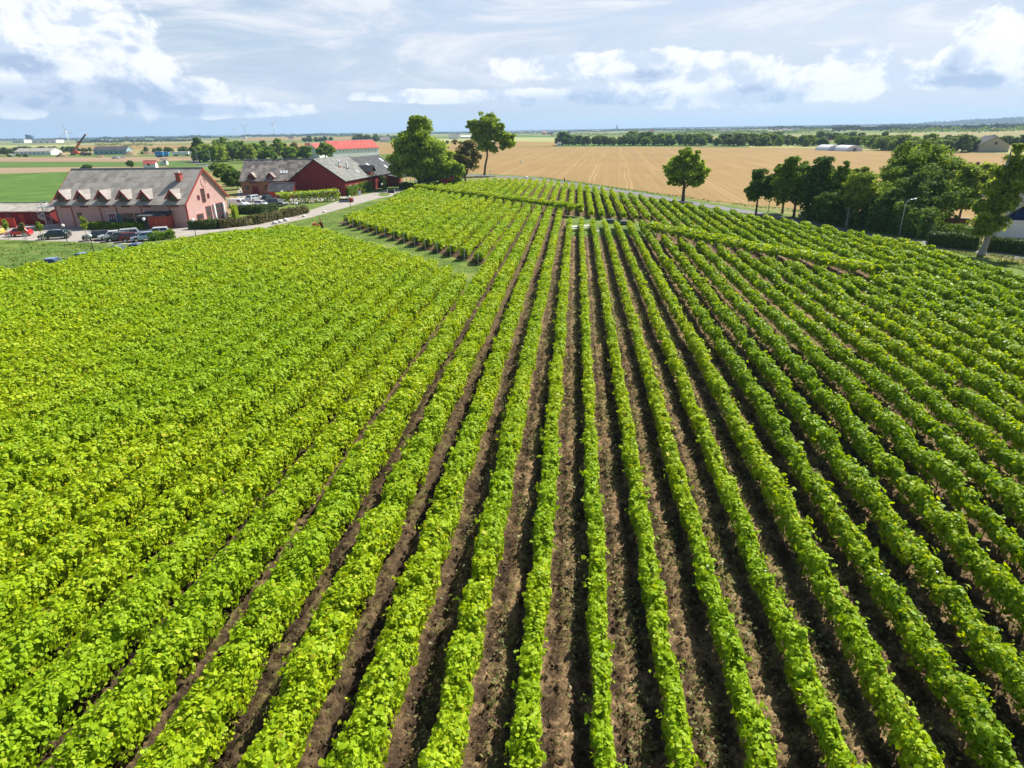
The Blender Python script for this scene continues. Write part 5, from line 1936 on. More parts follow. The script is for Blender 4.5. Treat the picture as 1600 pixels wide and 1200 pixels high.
c_red, c_green = paint('red_car_paint', (0.55, 0.025, 0.03)), paint('dark_green_car_paint', (0.012, 0.045, 0.055))
c_white, c_silver = paint('white_car_paint', (0.80, 0.80, 0.80)), paint('silver_car_paint', (0.55, 0.58, 0.60))
c_dark, c_blue = paint('dark_grey_car_paint', (0.03, 0.045, 0.055)), paint('blue_car_paint', (0.05, 0.13, 0.30))
c_lb, c_yel, c_maroon = paint('pale_blue_car_paint', (0.35, 0.47, 0.62)), paint('yellow_car_paint', (0.80, 0.50, 0.10)), paint('maroon_car_paint', (0.16, 0.015, 0.02))
car('bright red hatchback parked side on behind young trees', 'car', (31, 369), R(190), c_red, 'hatch')
car('dark green car parked behind the globe lamp', 'car', (87, 373), R(192), c_green, 'estate')
car('yellow car cut off by the left picture edge', 'car', (-12, 367), R(185), c_yel, 'hatch')
car('dark grey car nearest the slender young tree', 'car', (154, 374.5), R(215), c_dark, 'estate')
car('white hatchback between dark car and silver estate', 'car', (175, 374.5), R(215), c_white, 'hatch')
car('grey green car half hidden by the silver estate', 'car', (184, 376.5), R(215), plain('sage_car_paint', (0.12, 0.15, 0.14), 0.3), 'hatch')
car('silver estate car in the middle of the parked row', 'car', (197, 374), R(215), c_silver, 'suv')
car('maroon car with its red tail lamp towards the vineyard', 'car', (208, 377), R(35), c_maroon, 'hatch')
car('pale blue car next to the round shrub', 'car', (225, 376.5), R(215), c_lb, 'hatch')
car('white car behind the round shrub', 'car', (246, 369), R(205), c_white, 'estate')
for i, (px, lab, cm) in enumerate([((80, 420.5), 'blue car roof showing above the vines, farthest left', c_blue), ((130, 411.5), 'dark blue car behind the vines by the meadow lamp', c_blue),
                                   ((181, 399.5), 'slate blue car behind the vines under the slender tree', paint('slate_blue_paint', (0.10, 0.16, 0.24))), ((212, 396), 'dark blue car tucked behind the vines near the shrub', c_blue)]):
    car(lab, 'car', px, R(190), cm, 'sedan', 'cars half hidden behind the vines')
car('white van with square rear parked before the brick house', 'van', (374, 324), R(-12), c_white, 'van', 'cars parked in the yard')
car('white hatchback to the right of the white van', 'car', (410, 323), R(-18), c_white, 'hatch', 'cars parked in the yard')
car('dark car parked beside the small red shed', 'car', (434, 322), R(-20), c_dark, 'suv', 'cars parked in the yard')
car('silver car parked behind the white van', 'car', (398, 315), R(70), c_silver, 'suv', 'cars parked in the yard')
car('dark green car parked behind the white hatchback', 'car', (420, 314), R(75), c_green, 'hatch', 'cars parked in the yard')
car('pale blue car low in front of the white van', 'car', (384, 329), R(-10), c_lb, 'sedan', 'cars parked in the yard')

# ------------------------------------------------------------------ lamps, signs, small things
def globe_lamp(px, label, h=2.6):
    b = P(*px)
    t = empty('globe_lamp', (b[0], b[1], 0), 0, label, 'lamp', 'globe lamps round the winery')
    MB().tube([(0, 0, 0), (0, 0, h - 0.35)], [0.06, 0.045], 8).build('post', M_black, t)
    MB().lathe([(0.05, 0), (0.15, 0.06), (0.15, 0.16)], (0, 0, h - 0.42), 10).build('collar', M_black, t)
    MB().ball((0, 0, h), 0.27, 14).build('globe', M_globe, t, True)
    return t


for px, lab in [((105, 377.5), 'globe lamp beside the dark green parked car'), ((147.5, 396), 'globe lamp on the rough grass close to the vines'),
                ((230, 366), 'globe lamp in front of the porch by the blue cars'), ((306, 368), 'globe lamp before the right corner of the pink building'),
                ((378, 313), 'globe lamp by the brick house corner above the van'), ((443, 316), 'globe lamp in front of the small red shed'),
                ((466, 338), 'globe lamp rising from the long brownish hedge'), ((548, 326), 'globe lamp with the red hanging basket on the path'),
                ((598, 303), 'globe lamp on the terrace by the barn wall vines'), ((651, 297), 'globe lamp at the barn end of the arbor')]:
    globe_lamp(px, lab)
bk = P(548, 326)
hb = empty('hanging_basket', (bk[0] + 0.3, bk[1], 0), 0, 'red flower basket hanging on the lamp post by the path', 'flower basket')
MB().lathe([(0.08, 1.35), (0.24, 1.5), (0.28, 1.75)], (0, 0, 0), 10).build('pot', M_black, hb)
v_, q_ = leaf_arrays(np.random.default_rng(4).normal(size=(160, 3)) * np.array([0.22, 0.22, 0.2]) + np.array([0, 0, 1.85]), np.random.default_rng(5).normal(size=(160, 3)), np.full(160, 0.16), False)
link('flowers', np_mesh('flowers', v_, q_, plain('red_petals', (0.55, 0.03, 0.04), 0.7)), hb)

sl = P(1404, 371)
t = empty('street_lamp', (sl[0], sl[1], 0), 0, 'tall grey street lamp with curved arm before the dark trees', 'street lamp')
MB().tube([(0, 0, 0), (0, 0, 4.7), (0.1, 0, 5.2), (0.45, -0.02, 5.5), (0.95, -0.04, 5.62)], [0.085, 0.06, 0.055, 0.05, 0.045], 10).build('post', M_steel, t, True)
lh = MB().lathe([(0.02, -0.32), (0.11, -0.2), (0.13, 0.1), (0.06, 0.3)], (0, 0, 0), 10).build('lamp_head', M_globe, t, True)
lh.location = (1.2, -0.05, 5.64)
lh.rotation_euler = (0, R(82), 0)
s2 = P(1200, 332)
t = empty('street_lamp', (s2[0], s2[1], 0), 0, 'slim grey street lamp beside the slim dark roadside tree', 'street lamp')
MB().tube([(0, 0, 0), (0, 0, 4.6), (0.15, 0, 5.0), (0.7, 0, 5.2)], [0.08, 0.06, 0.05, 0.045], 10).build('post', M_steel, t, True)
MB().box(0.6, 1.05, -0.1, 0.1, 5.14, 5.26).build('lamp_head', M_globe, t)

nb = P(1251, 341)
t = empty('notice_board', (nb[0], nb[1], 0), R(-20), 'wooden board fence end beside the road under the trees', 'notice board')
MB().box(0, 1.5, 0, 0.08, 0.1, 1.0).build('panel', M_white, t)
MB().box(1.52, 2.0, -0.15, 0.2, 0, 1.5).build('side_post', M_wood, t)
MB().box(-0.1, 0.0, -0.03, 0.12, 0, 1.2).build('post', M_wood, t)

# bollards and boulders
for i, (px, lab) in enumerate([((766, 277), 'tall white marker post by the wheat field edge')]):
    b = P(*px)
    t = empty('marker_post', (b[0], b[1], 0), 0, lab, 'marker post')
    MB().tube([(0, 0, 0), (0, 0, 1.9)], 0.18, 10).build('post', M_white, t)
    MB().lathe([(0.2, 0), (0.22, 0.15), (0.1, 0.3)], (0, 0, 1.9), 10).build('cap', M_lead, t)


def boulder(px, label, s=0.5, seed=1, group=None, m=None):
    rg = random.Random(seed)
    b = P(*px)
    bm = bmesh.new()
    bmesh.ops.create_icosphere(bm, subdivisions=2, radius=s)
    for v in bm.verts:
        v.co *= 1 + rg.uniform(-0.16, 0.16)
        v.co.z *= 0.7
    me = bpy.data.meshes.new('boulder')
    bm.to_mesh(me)
    bm.free()
    me.materials.append(m or plain('pale_stone', (0.62, 0.60, 0.56), 0.85, vary=0.15))
    o = link('boulder', me)
    o.location = (b[0], b[1], s * 0.4)
    tag(o, label, 'boulder', group)


for i, px in enumerate([(430, 350), (438, 348), (447, 345.5)]):
    boulder(px, ['pale boulder on the path edge, nearest the pink building', 'pale boulder on the path edge, middle of the three', 'pale boulder on the path edge, nearest the rider'][i], 0.55, i, 'boulders on the path edge')
boulder((475, 339), 'small pale stone where the hedge ends by the path', 0.4, 8)
boulder((507, 332), 'grey stone on the lawn edge of the path', 0.4, 9)
boulder((822, 278), 'white stone at the far end of the vine rows by the wheat', 0.6, 10)
boulder((814, 254), 'white stone lying out in the wheat field', 0.7, 11)

# terrace things in front of the barn
for i, (f, off, lab) in enumerate([(1.5, 2.0, 'terracotta pot on the terrace nearest the barn gable'), (4.2, 2.3, 'terracotta pot in the middle of the barn terrace'), (7.4, 2.0, 'terracotta pot at the far end of the barn terrace')]):
    p = bo + bd * f + bu * off
    t = empty('flower_pot', (p[0], p[1], 0), 0, lab, 'flower pot', 'pots on the barn terrace')
    MB().lathe([(0.22, 0), (0.36, 0.55), (0.40, 0.6), (0.36, 0.62)], (0, 0, 0), 12).build('pot', M_terracotta, t)
    rg_ = np.random.default_rng(90 + i)
    v_, q_ = leaf_arrays(rg_.normal(size=(140, 3)) * np.array([0.25, 0.25, 0.22]) + np.array([0, 0, 0.95]), rg_.normal(size=(140, 3)), np.full(140, 0.2), False)
    link('plant', np_mesh('plant', v_, q_, M_climber if i != 1 else plain('rust_plant', (0.3, 0.1, 0.05), 0.8)), t)
p = bo + bd * 2.8 + bu * 2.8
t = empty('sandwich_board', (p[0], p[1], 0), R(20), 'white folding board standing on the barn terrace', 'sign board')
MB().slab([(-0.4, -0.35, 0.02), (0.4, -0.35, 0.02), (0.4, 0, 1.1), (-0.4, 0, 1.1)], 0.04).build('front_panel', M_white, t)
MB().slab([(-0.4, 0.35, 0.02), (-0.4, 0.03, 1.1), (0.4, 0.03, 1.1), (0.4, 0.35, 0.02)], 0.04).build('back_panel', M_white, t)
# grass island with a dark stone trough
isl = [P(596 + 9.5 * math.cos(a) + 4, 304 + 2.6 * math.sin(a))[:2] for a in np.linspace(0, 2 * math.pi, 20, endpoint=False)]
sheet('grass_island', isl, 0.02, M_lawn)
e = P(611, 301.5)
t = empty('trough', (e[0], e[1], 0), R(15), 'dark stone trough with pale ends on the yard grass island', 'trough')
MB().box(-0.9, 0.9, -0.5, 0.5, 0, 0.8).build('basin', M_black, t)
for x in (-1.05, 0.9):
    MB().box(x, x + 0.15, -0.55, 0.55, 0, 0.95).build('end_slab', M_white, t)
pl = P(530, 316)
t = empty('planter', (pl[0], pl[1], 0), R(2), 'long low grey planter at the pergola end', 'planter')
MB().box(0, 3.6, -0.4, 0.4, 0, 0.55).build('trough', M_lead, t, bevel=0.04)
rg_ = np.random.default_rng(91)
v_, q_ = leaf_arrays(rg_.uniform(size=(500, 3)) * np.array([3.4, 0.7, 0.35]) + np.array([0.1, -0.35, 0.52]), rg_.normal(size=(500, 3)) + np.array([0, 0, 0.5]), np.full(500, 0.2), False)
link('plant', np_mesh('plant', v_, q_, M_hedge), t)


# picnic place in the gap between the rows
def picnic(px, rz, label):
    b = P(*px)
    t = empty('picnic_table', (b[0], b[1], 0), rz, label, 'table', 'white tables on the grass gap')
    MB().box(-1.0, 1.0, -0.4, 0.4, 0.70, 0.76).build('tabletop', M_white, t)
    for y in (-0.75, 0.75):
        MB().box(-1.0, 1.0, y - 0.14, y + 0.14, 0.42, 0.47).build('bench', M_white, t)
    for x in (-0.75, 0.75):
        MB().box(x - 0.04, x + 0.04, -0.72, 0.72, 0.36, 0.42).tube([(x, -0.6, 0), (x, -0.25, 0.7)], 0.04, 5).tube([(x, 0.6, 0), (x, 0.25, 0.7)], 0.04, 5).build('leg_frame', M_white, t)


picnic((893, 360.5), 0.05, 'white picnic table on the grass between the first two rows')
picnic((912, 359), 0.05, 'white picnic table on the grass beside the centre row')
for i, px in enumerate([(929, 364), (934, 365)]):
    b = P(*px)
    t = empty('garden_chair', (b[0], b[1], 0), R(30 if i else -40), ['white garden chair on the grass gap turned towards the tables', 'white garden chair on the grass gap turned away from the tables'][i], 'chair', 'white chairs on the grass gap')
    MB().box(-0.25, 0.25, -0.25, 0.25, 0.40, 0.44).build('seat', M_white, t)
    MB().box(-0.25, 0.25, 0.22, 0.26, 0.46, 0.95).build('backrest', M_white, t)
    for x in (-0.22, 0.22):
        for y in (-0.22, 0.22):
            MB().tube([(x, y, 0), (x, y, 0.4)], 0.02, 5).build('leg', M_white, t)
for i, px in enumerate([(954, 348.5), (975, 351)]):
    b = P(*px)
    t = empty('harvest_bin', (b[0], b[1], 0), R(-12), ['slate grey harvest bin between rows, nearer the white tables', 'slate grey harvest bin between rows, farther from the white tables'][i], 'bin', 'harvest bins in the grass gap')
    m_ = plain('slate_plastic', (0.09, 0.11, 0.135), 0.5)
    MB().box(-0.65, 0.65, -0.5, 0.5, 0.1, 0.62).build('tub', m_, t, bevel=0.05)
    MB().box(-0.7, 0.7, -0.55, 0.55, 0.62, 0.68).build('lid', m_, t, bevel=0.02)
    for x in (-0.5, 0.5):
        MB().box(x - 0.08, x + 0.08, -0.45, 0.45, 0, 0.1).build('foot', M_black, t)


# ------------------------------------------------------------------ people
M_skin = plain('skin', (0.55, 0.32, 0.22), 0.6, vary=0.05)


def figure(name, joints, radii, edges, m):
    me = bpy.data.meshes.new(name)
    me.from_pydata(joints, edges, [])
    o = link(name, me)
    md = o.modifiers.new('skin', 'SKIN')
    for i, r in enumerate(radii):
        me.skin_vertices[0].data[i].radius = (r, r)
    me.skin_vertices[0].data[0].use_root = True
    sb = o.modifiers.new('sub', 'SUBSURF')
    sb.levels = sb.render_levels = 2
    me.materials.append(m)
    return o


def person_parts(root, J, skin, shirt, trousers, hair, cap=None):
    """J: joint positions; one continuous body, clothes and hair worn over it"""
    names = ['pelvis', 'waist', 'chest', 'neck', 'head', 'crown', 'sl', 'el', 'wl', 'hl', 'sr', 'er', 'wr', 'hr', 'hipl', 'kl', 'al', 'tl', 'hipr', 'kr', 'ar', 'tr']
    rad = [0.13, 0.125, 0.15, 0.055, 0.095, 0.085, 0.06, 0.043, 0.03, 0.032, 0.06, 0.043, 0.03, 0.032, 0.085, 0.06, 0.04, 0.035, 0.085, 0.06, 0.04, 0.035]
    ed = [(0, 1), (1, 2), (2, 3), (3, 4), (4, 5), (2, 6), (6, 7), (7, 8), (8, 9), (2, 10), (10, 11), (11, 12), (12, 13), (0, 14), (14, 15), (15, 16), (16, 17), (0, 18), (18, 19), (19, 20), (20, 21)]
    pts = [J[n] for n in names]
    # fingers
    for side, w, h in (('l', 8, 9), ('r', 12, 13)):
        a, b = Vector(pts[w]), Vector(pts[h])
        d = (b - a).normalized()
        sx = d.orthogonal().normalized()
        for k, (off, ln) in enumerate(((-0.03, 0.07), (-0.01, 0.085), (0.01, 0.08), (0.03, 0.065))):
            pts.append(tuple(b + sx * off + d * ln))
            rad.append(0.009)
            ed.append((h, len(pts) - 1))
        pts.append(tuple(a.lerp(b, 0.6) + sx * 0.05 + d * 0.02))
        rad.append(0.01)
        ed.append((h, len(pts) - 1))
    body = figure('body', pts, rad, ed, skin)
    body.parent = root
    idx = {n: i for i, n in enumerate(names)}

    def cloth(name, chain, scale, m):
        ids = []
        for e in chain:
            for n in e:
                if n not in ids:
                    ids.append(n)
        p = [J[n] for n in ids]
        r = [rad[idx[n]] * scale + 0.012 for n in ids]
        o = figure(name, p, r, [(ids.index(a), ids.index(b)) for a, b in chain], m)
        o.parent = root
    cloth('shirt', [('pelvis', 'waist'), ('waist', 'chest'), ('chest', 'sl'), ('sl', 'el'), ('chest', 'sr'), ('sr', 'er')], 1.1, shirt)
    cloth('trousers', [('pelvis', 'hipl'), ('hipl', 'kl'), ('kl', 'al'), ('pelvis', 'hipr'), ('hipr', 'kr'), ('kr', 'ar')], 1.12, trousers)
    hd = Vector(J['head'])
    cr = Vector(J['crown'])
    MB().lathe([(0.02, 0.135), (0.09, 0.10), (0.112, 0.03), (0.108, -0.02)], tuple(hd.lerp(cr, 0.45)), 12).build('hair' if not cap else 'cap', cap or hair, root, True)


def rider():
    b = P(498, 356)
    t = empty('ride_on_mower', (b[0], b[1], 0), R(200), 'small orange ride on mower on the lawn by the vines', 'mower')
    mo = plain('orange_paint', (0.75, 0.16, 0.03), 0.35, coat=0.4)
    MB().prism([(0.1, 0.35), (1.05, 0.35), (1.1, 0.55), (1.0, 0.9), (0.35, 0.95), (0.25, 0.55), (0.1, 0.5)], 'y', -0.35, 0.35).build('bonnet', mo, t, bevel=0.04)
    MB().box(-0.85, 0.2, -0.42, 0.42, 0.3, 0.55).build('chassis', mo, t, bevel=0.04)
    MB().box(-0.75, -0.25, -0.24, 0.24, 0.55, 0.68).box(-0.82, -0.7, -0.24, 0.24, 0.6, 1.0).build('seat', M_black, t, bevel=0.03)
    MB().box(-0.1, 0.6, -0.6, 0.6, 0.12, 0.28).build('mower_deck', mo, t, bevel=0.04)
    MB().tube([(0.4, 0, 0.9), (0.2, 0, 1.1)], 0.025, 6).tube([(0.16 + 0.02 * math.cos(a), 0.17 * math.cos(a), 1.12 + 0.17 * math.sin(a) * 0.6) for a in np.linspace(0, 2 * math.pi, 16)], 0.018, 5).build('steering_wheel', M_black, t)
    for x, r, y in ((0.75, 0.2, 0.42), (-0.55, 0.28, 0.48)):
        for s in (-1, 1):
            w = MB().lathe([(r * 0.5, -0.1), (r, -0.08), (r, 0.08), (r * 0.5, 0.1)], (0, 0, 0), 14).build('wheel', M_tyre, t)
            w.location = (x, s * y, r)
            w.rotation_euler = (R(90), 0, 0)
    p = empty('person', (b[0], b[1], 0), R(200), 'person in orange top and dark cap riding the mower', 'person')
    J = dict(pelvis=(-0.5, 0, 0.80), waist=(-0.5, 0, 0.97), chest=(-0.46, 0, 1.22), neck=(-0.43, 0, 1.43), head=(-0.40, 0, 1.57), crown=(-0.40, 0, 1.68),
             sl=(-0.45, 0.19, 1.34), el=(-0.24, 0.27, 1.12), wl=(0.0, 0.2, 1.12), hl=(0.09, 0.17, 1.13), sr=(-0.45, -0.19, 1.34), er=(-0.24, -0.27, 1.12), wr=(0.0, -0.2, 1.12), hr=(0.09, -0.17, 1.13),
             hipl=(-0.45, 0.11, 0.78), kl=(-0.02, 0.17, 0.82), al=(0.10, 0.2, 0.42), tl=(0.26, 0.2, 0.36), hipr=(-0.45, -0.11, 0.78), kr=(-0.02, -0.17, 0.82), ar=(0.10, -0.2, 0.42), tr=(0.26, -0.2, 0.36))
    person_parts(p, J, M_skin, plain('orange_cloth', (0.70, 0.18, 0.09), 0.9), plain('dark_cloth', (0.03, 0.03, 0.04), 0.9), M_black, M_black)


rider()


def walker():
    b = P(882, 286)
    p = empty('person', (b[0], b[1], 0), R(70), 'person in pink top walking along the road by the wheat', 'person')
    J = dict(pelvis=(0, 0, 0.93), waist=(0.01, 0, 1.08), chest=(0.03, 0, 1.30), neck=(0.05, 0, 1.50), head=(0.06, 0, 1.63), crown=(0.06, 0, 1.73),
             sl=(0.03, 0.18, 1.42), el=(0.12, 0.24, 1.17), wl=(0.26, 0.22, 1.0), hl=(0.32, 0.21, 0.93), sr=(0.03, -0.18, 1.42), er=(-0.06, -0.24, 1.17), wr=(-0.08, -0.25, 0.93), hr=(-0.07, -0.25, 0.84),
             hipl=(0, 0.1, 0.88), kl=(0.14, 0.1, 0.50), al=(0.02, 0.1, 0.08), tl=(0.17, 0.1, 0.04), hipr=(0, -0.1, 0.88), kr=(0.05, -0.1, 0.48), ar=(-0.22, -0.1, 0.12), tr=(-0.1, -0.1, 0.04))
    person_parts(p, J, M_skin, plain('pink_cloth', (0.75, 0.35, 0.38), 0.9), plain('navy_cloth', (0.03, 0.04, 0.08), 0.9), plain('brown_hair', (0.10, 0.06, 0.035), 0.8))


walker()


# ------------------------------------------------------------------ far things
def at(px, Y):
    d = ray(px, 204 - (px - 800) * 0.015)
    return np.array([d[0] / d[1] * Y, Y])


def turbine(px, hub_px, Y, label, yaw, rot0, blade=0.62):
    p = at(px, Y)
    hub = float(hat(px, hub_px, p[0], p[1]))
    t = empty('wind_turbine', (p[0], p[1], 0), yaw, label, 'wind turbine', 'wind turbines on the plain')
    r = hub * 0.035
    MB().tube([(0, 0, 0), (0, 0, hub * 0.5), (0, 0, hub)], [r * 1.35, r, r * 0.7], 12).build('tower', M_white, t, True)
    MB().box(-r * 1.1, r * 1.1, -r * 2.2, r * 3.2, hub - r * 0.3, hub + r * 1.9).build('nacelle', M_white, t, bevel=r * 0.3)
    h = MB().ball((0, 0, 0), r * 1.25, 12).build('hub', M_white, t, True)
    h.location = (0, -r * 2.9, hub + r * 0.8)
    L = hub * blade
    for k in range(3):
        a = rot0 + k * 2 * math.pi / 3
        c, s = math.sin(a), math.cos(a)
        b = MB()
        vs = []
        for f, w, th in ((0.02, r * 0.9, r * 0.9), (0.2, r * 1.7, r * 0.5), (0.6, r * 1.1, r * 0.3), (1.0, r * 0.35, r * 0.12)):
            for u, tt in ((-w * 0.4, 0), (0, -th / 2), (w * 0.6, 0), (0, th / 2)):
                vs.append((c * L * f + s * u, tt, s * L * f - c * u))
        fs = []
        for i in range(3):
            for j in range(4):
                fs.append((i * 4 + j, i * 4 + (j + 1) % 4, i * 4 + 4 + (j + 1) % 4, i * 4 + 4 + j))
        fs += [(3, 2, 1, 0), (12, 13, 14, 15)]
        bl = b.add(vs, fs).build('blade', M_white, t)
        bl.location = (0, -r * 2.9, hub + r * 0.8)


turbine(105.5, 206.5, 1500, 'largest white wind turbine standing left of the orange crane', R(20), R(-8), 0.75)
turbine(368, 202.5, 4200, 'slim far wind turbine, leftmost of the three above the yard trees', R(50), R(-30), 0.5)
turbine(383.5, 198, 4200, 'slim far wind turbine, middle of the three above the yard trees', R(40), R(-60), 0.55)
turbine(429.5, 196, 4200, 'slim far wind turbine, rightmost of the three above the yard trees', R(-30), R(40), 0.5)


def crane():
    b = P(122, 242.5)
    t = empty('mobile_crane', (b[0], b[1], 0), R(0), 'orange mobile crane with its long boom raised on dug earth', 'crane')
    oc = plain('crane_orange', (0.62, 0.12, 0.03), 0.45)
    MB().box(-6.5, 6.5, -1.4, 1.4, 0.9, 1.8).box(3.6, 6.3, -1.3, 1.3, 1.8, 3.0).build('carrier', oc, t, bevel=0.1)
    MB().box(4.6, 6.32, -1.32, 1.32, 2.1, 2.8).build('windscreen', M_carglass, t)
    MB().box(-4.5, 1.2, -1.3, 1.3, 1.9, 3.6).build('superstructure', oc, t, bevel=0.1)
    MB().box(-5.6, -4.5, -1.4, 1.4, 1.9, 3.4).build('counterweight', M_plastic, t, bevel=0.1)
    tip = Vector((12.0, 0, 18.4))
    ft = Vector((-3.6, 0, 3.2))
    mid = ft.lerp(tip, 0.52)

    def beam(a, c, w):
        d = (c - a).normalized()
        u = Vector((0, 1, 0))
        v = d.cross(u)
        vs = [p + u * sx * w + v * sy * w for p in (a, c) for sx, sy in ((-1, -1), (1, -1), (1, 1), (-1, 1))]
        return MB().add(vs, [(0, 1, 2, 3), (4, 5, 6, 7), (0, 1, 5, 4), (1, 2, 6, 5), (2, 3, 7, 6), (3, 0, 4, 7)])
    beam(ft, mid, 0.75).build('lower_boom', oc, t)
    beam(ft.lerp(tip, 0.45), tip, 0.5).build('upper_boom', M_black, t)
    MB().tube([(-1, 0, 3.2), tuple(ft.lerp(tip, 0.3))], 0.25, 8).build('ram', M_steel, t)
    h = MB().box(tip.x - 0.6, tip.x + 0.9, -0.6, 0.6, tip.z - 0.5, tip.z + 0.5).build('boom_head', oc, t)
    MB().tube([(tip.x + 0.7, 0, tip.z), (tip.x + 0.7, 0, tip.z - 3)], 0.06, 5).build('hoist_rope', M_black, h)
    for x in (-5.4, -3.6, 3.0, 4.8):
        for s in (-1, 1):
            w = MB().lathe([(0.35, -0.25), (0.7, -0.22), (0.7, 0.22), (0.35, 0.25)], (0, 0, 0), 14).build('wheel', M_tyre, t)
            w.location = (x, s * 1.25, 0.7)
            w.rotation_euler = (R(90), 0, 0)


crane()


def simple_house(name, label, cat, loc, rz, L, D, e, r, mw, mr, group=None):
    t = empty(name, (loc[0], loc[1], 0), rz, label, cat, group)
    gable_house(t, L, D, e, r, mw, mr, 0.3, 0.3)
    for i in range(max(1, int(L // 5))):
        MB().box(2 + i * 4.5, 3.2 + i * 4.5, -0.05, 0, 1.2, 2.6).build('window', M_glass, t)
    return t


M_farroofs = [M_roofred, M_roofgrey, M_roofdark, M_roofbarn]
simple_house('farm_hall', 'long grey roofed hall before the dark tree belt at far left', 'hall', P(24, 243), R(-4), 38, 16, 3.5, 6.5, M_whitewall, M_roofgrey)
simple_house('farm_hall', 'dark roofed hall on the building site right of the crane', 'hall', P(147, 242), R(8), 30, 14, 4.0, 7.0, plain('teal_cladding', (0.25, 0.38, 0.40), 0.7), M_roofdark)
simple_house('hut', 'little white hut with pale red roof in the meadow', 'hut', P(225, 263), R(8), 6, 4, 2.2, 3.6, M_whitewall, M_roofred)
simple_house('hut', 'tiny white hut beside bushes right of the meadow hut', 'hut', P(251, 258), R(8), 3.5, 3, 2.0, 3.2, M_whitewall, M_roofgrey)
simple_house('house', 'white farmhouse before dark trees beyond the ripe field', 'house', P(594, 222), R(12), 18, 9, 4, 9, M_whitewall, M_roofgrey)
simple_house('house', 'white house with pale roof far behind the russet tree', 'house', P(702, 217.5), R(10), 22, 9, 4, 9, M_whitewall, M_roofgrey)
simple_house('greenhouse', 'long pale greenhouse far behind the tall leaning tree', 'greenhouse', P(720, 216.5), R(5), 42, 20, 4, 6, M_whitewall, M_white)
simple_house('house', 'small white hut at the left end of the far tree belt', 'hut', P(871, 228.5), R(5), 4, 3, 2.5, 4.0, M_whitewall, M_roofgrey)
rgf = random.Random(21)
for i in range(26):
    px = rgf.choice([rgf.uniform(800, 880), rgf.uniform(880, 1240), rgf.uniform(640, 860), rgf.uniform(160, 470)])
    y0 = 204 - (px - 800) * 0.015
    p = P(px, y0 + rgf.uniform(3.0, 9))
    simple_house('far_house', 'small far house among the trees of the distant plain', 'house', p, R(rgf.uniform(-40, 40)), rgf.uniform(12, 24), 9, 4.5, 9, M_whitewall if rgf.random() < 0.65 else M_brick, rgf.choice(M_farroofs), 'far houses of the plain')
# industrial block and sheds on the left horizon
p = at(40, 2900)
t = empty('office_block', (p[0], p[1], 0), R(15), 'dark blue office block on the left horizon', 'building')
mbk = plain('blue_glass_wall', (0.035, 0.08, 0.17), 0.3)
MB().prism([(0, 0), (30, 0), (21, 26), (3, 30), (0, 30)], 'y', 0, 24).build('tower', mbk, t)
for i in range(6):
    MB().box(1, 18, -0.4, 0, 3 + i * 4.0, 4 + i * 4.0).build('window_band', M_carglass, t)
for (px0, px1, Y, h, lab) in [(18, 36, 2500, 11, 'white factory hall left of the blue office block'), (48, 86, 2300, 9, 'long cream factory hall right of the blue office block')]:
    a, b = at(px0, Y), at(px1, Y)
    t = empty('factory_hall', (a[0], a[1], 0), math.atan2(b[1] - a[1], b[0] - a[0]), lab, 'factory')
    ln = np.linalg.norm(b - a)
    MB().box(0, ln, 0, 40, 0, h).build('wall', M_whitewall, t)
    MB().box(-0.5, ln + 0.5, -0.5, 40.5, h, h + 1.2).build('roof', M_roofgrey, t)
    for k in range(4):
        MB().box(ln * (k + 0.3) / 4, ln * (k + 0.6) / 4, -0.3, 0, 0.1, h * 0.6).build('gate', M_lead, t)


def trailer(loc, rz, label, col, L=11, h=3.4):
    t = empty('truck_trailer', (loc[0], loc[1], 0), rz, label, 'trailer')
    MB().box(0, L, 0, 2.5, 1.0, h).build('box_body', col, t, bevel=0.08)
    MB().box(0.3, L - 0.3, 0.3, 2.2, 0.75, 0.98).build('chassis', M_black, t)
    for x in (1.5, 2.9, L - 2.0):
        for y in (0.15, 2.35):
            w = MB().lathe([(0.3, -0.15), (0.5, -0.13), (0.5, 0.13), (0.3, 0.15)], (0, 0, 0), 12).build('wheel', M_tyre, t)
            w.location = (x, y, 0.5)
            w.rotation_euler = (R(90), 0, 0)


trailer(P(243, 246), R(10), 'blue container trailer on the building site', plain('site_blue', (0.03, 0.22, 0.50), 0.5), 6, 4.2)
trailer(P(252, 245), R(12), 'bright blue trailer next to the dark container trailer', plain('sky_blue', (0.06, 0.30, 0.60), 0.5), 6, 3.6)
trailer(P(270, 244), R(8), 'long white trailer, left one behind the pink roof', M_white, 13, 3.4)
trailer(P(288, 243.5), R(8), 'long white trailer, right one behind the pink roof', M_white, 9, 3.2)
trailer(P(128, 243.5), R(5), 'dark site trailer beside the crane', c_dark, 8, 2.8)
for i, (px, lab) in enumerate([((181, 248.5), 'pale van on the dug earth left of the gravel heap'), ((190, 247.5), 'white van on the dug earth nearest the blue trailers'), ((21, 243.5), 'white van at the grey hall on the far left')]):
    car(lab, 'van', px, R(8 + 20 * i), c_white if i else c_silver, 'van', 'far vans on the building site')


def heap(px, w, h, label, m):
    b = P(*px)
    rg = np.random.default_rng(int(px[0]))
    n = 14
    vs, fs = [], []
    for i in range(6):
        f = i / 5
        for k in range(n):
            a = 2 * math.pi * k / n
            r = w * (1 - f) ** 0.9 * (1 + 0.12 * rg.normal()) + 0.05
            vs.append((r * math.cos(a), r * 0.7 * math.sin(a), h * f * (1 + 0.08 * rg.normal())))
    for i in range(5):
        for k in range(n):
            fs.append((i * n + k, i * n + (k + 1) % n, (i + 1) * n + (k + 1) % n, (i + 1) * n + k))
    fs.append(tuple(range(5 * n, 6 * n)))
    o = MB().add(vs, fs).build('earth_heap', m, None, True)
    o.location = (b[0], b[1], 0)
    tag(o, label, 'earth heap')


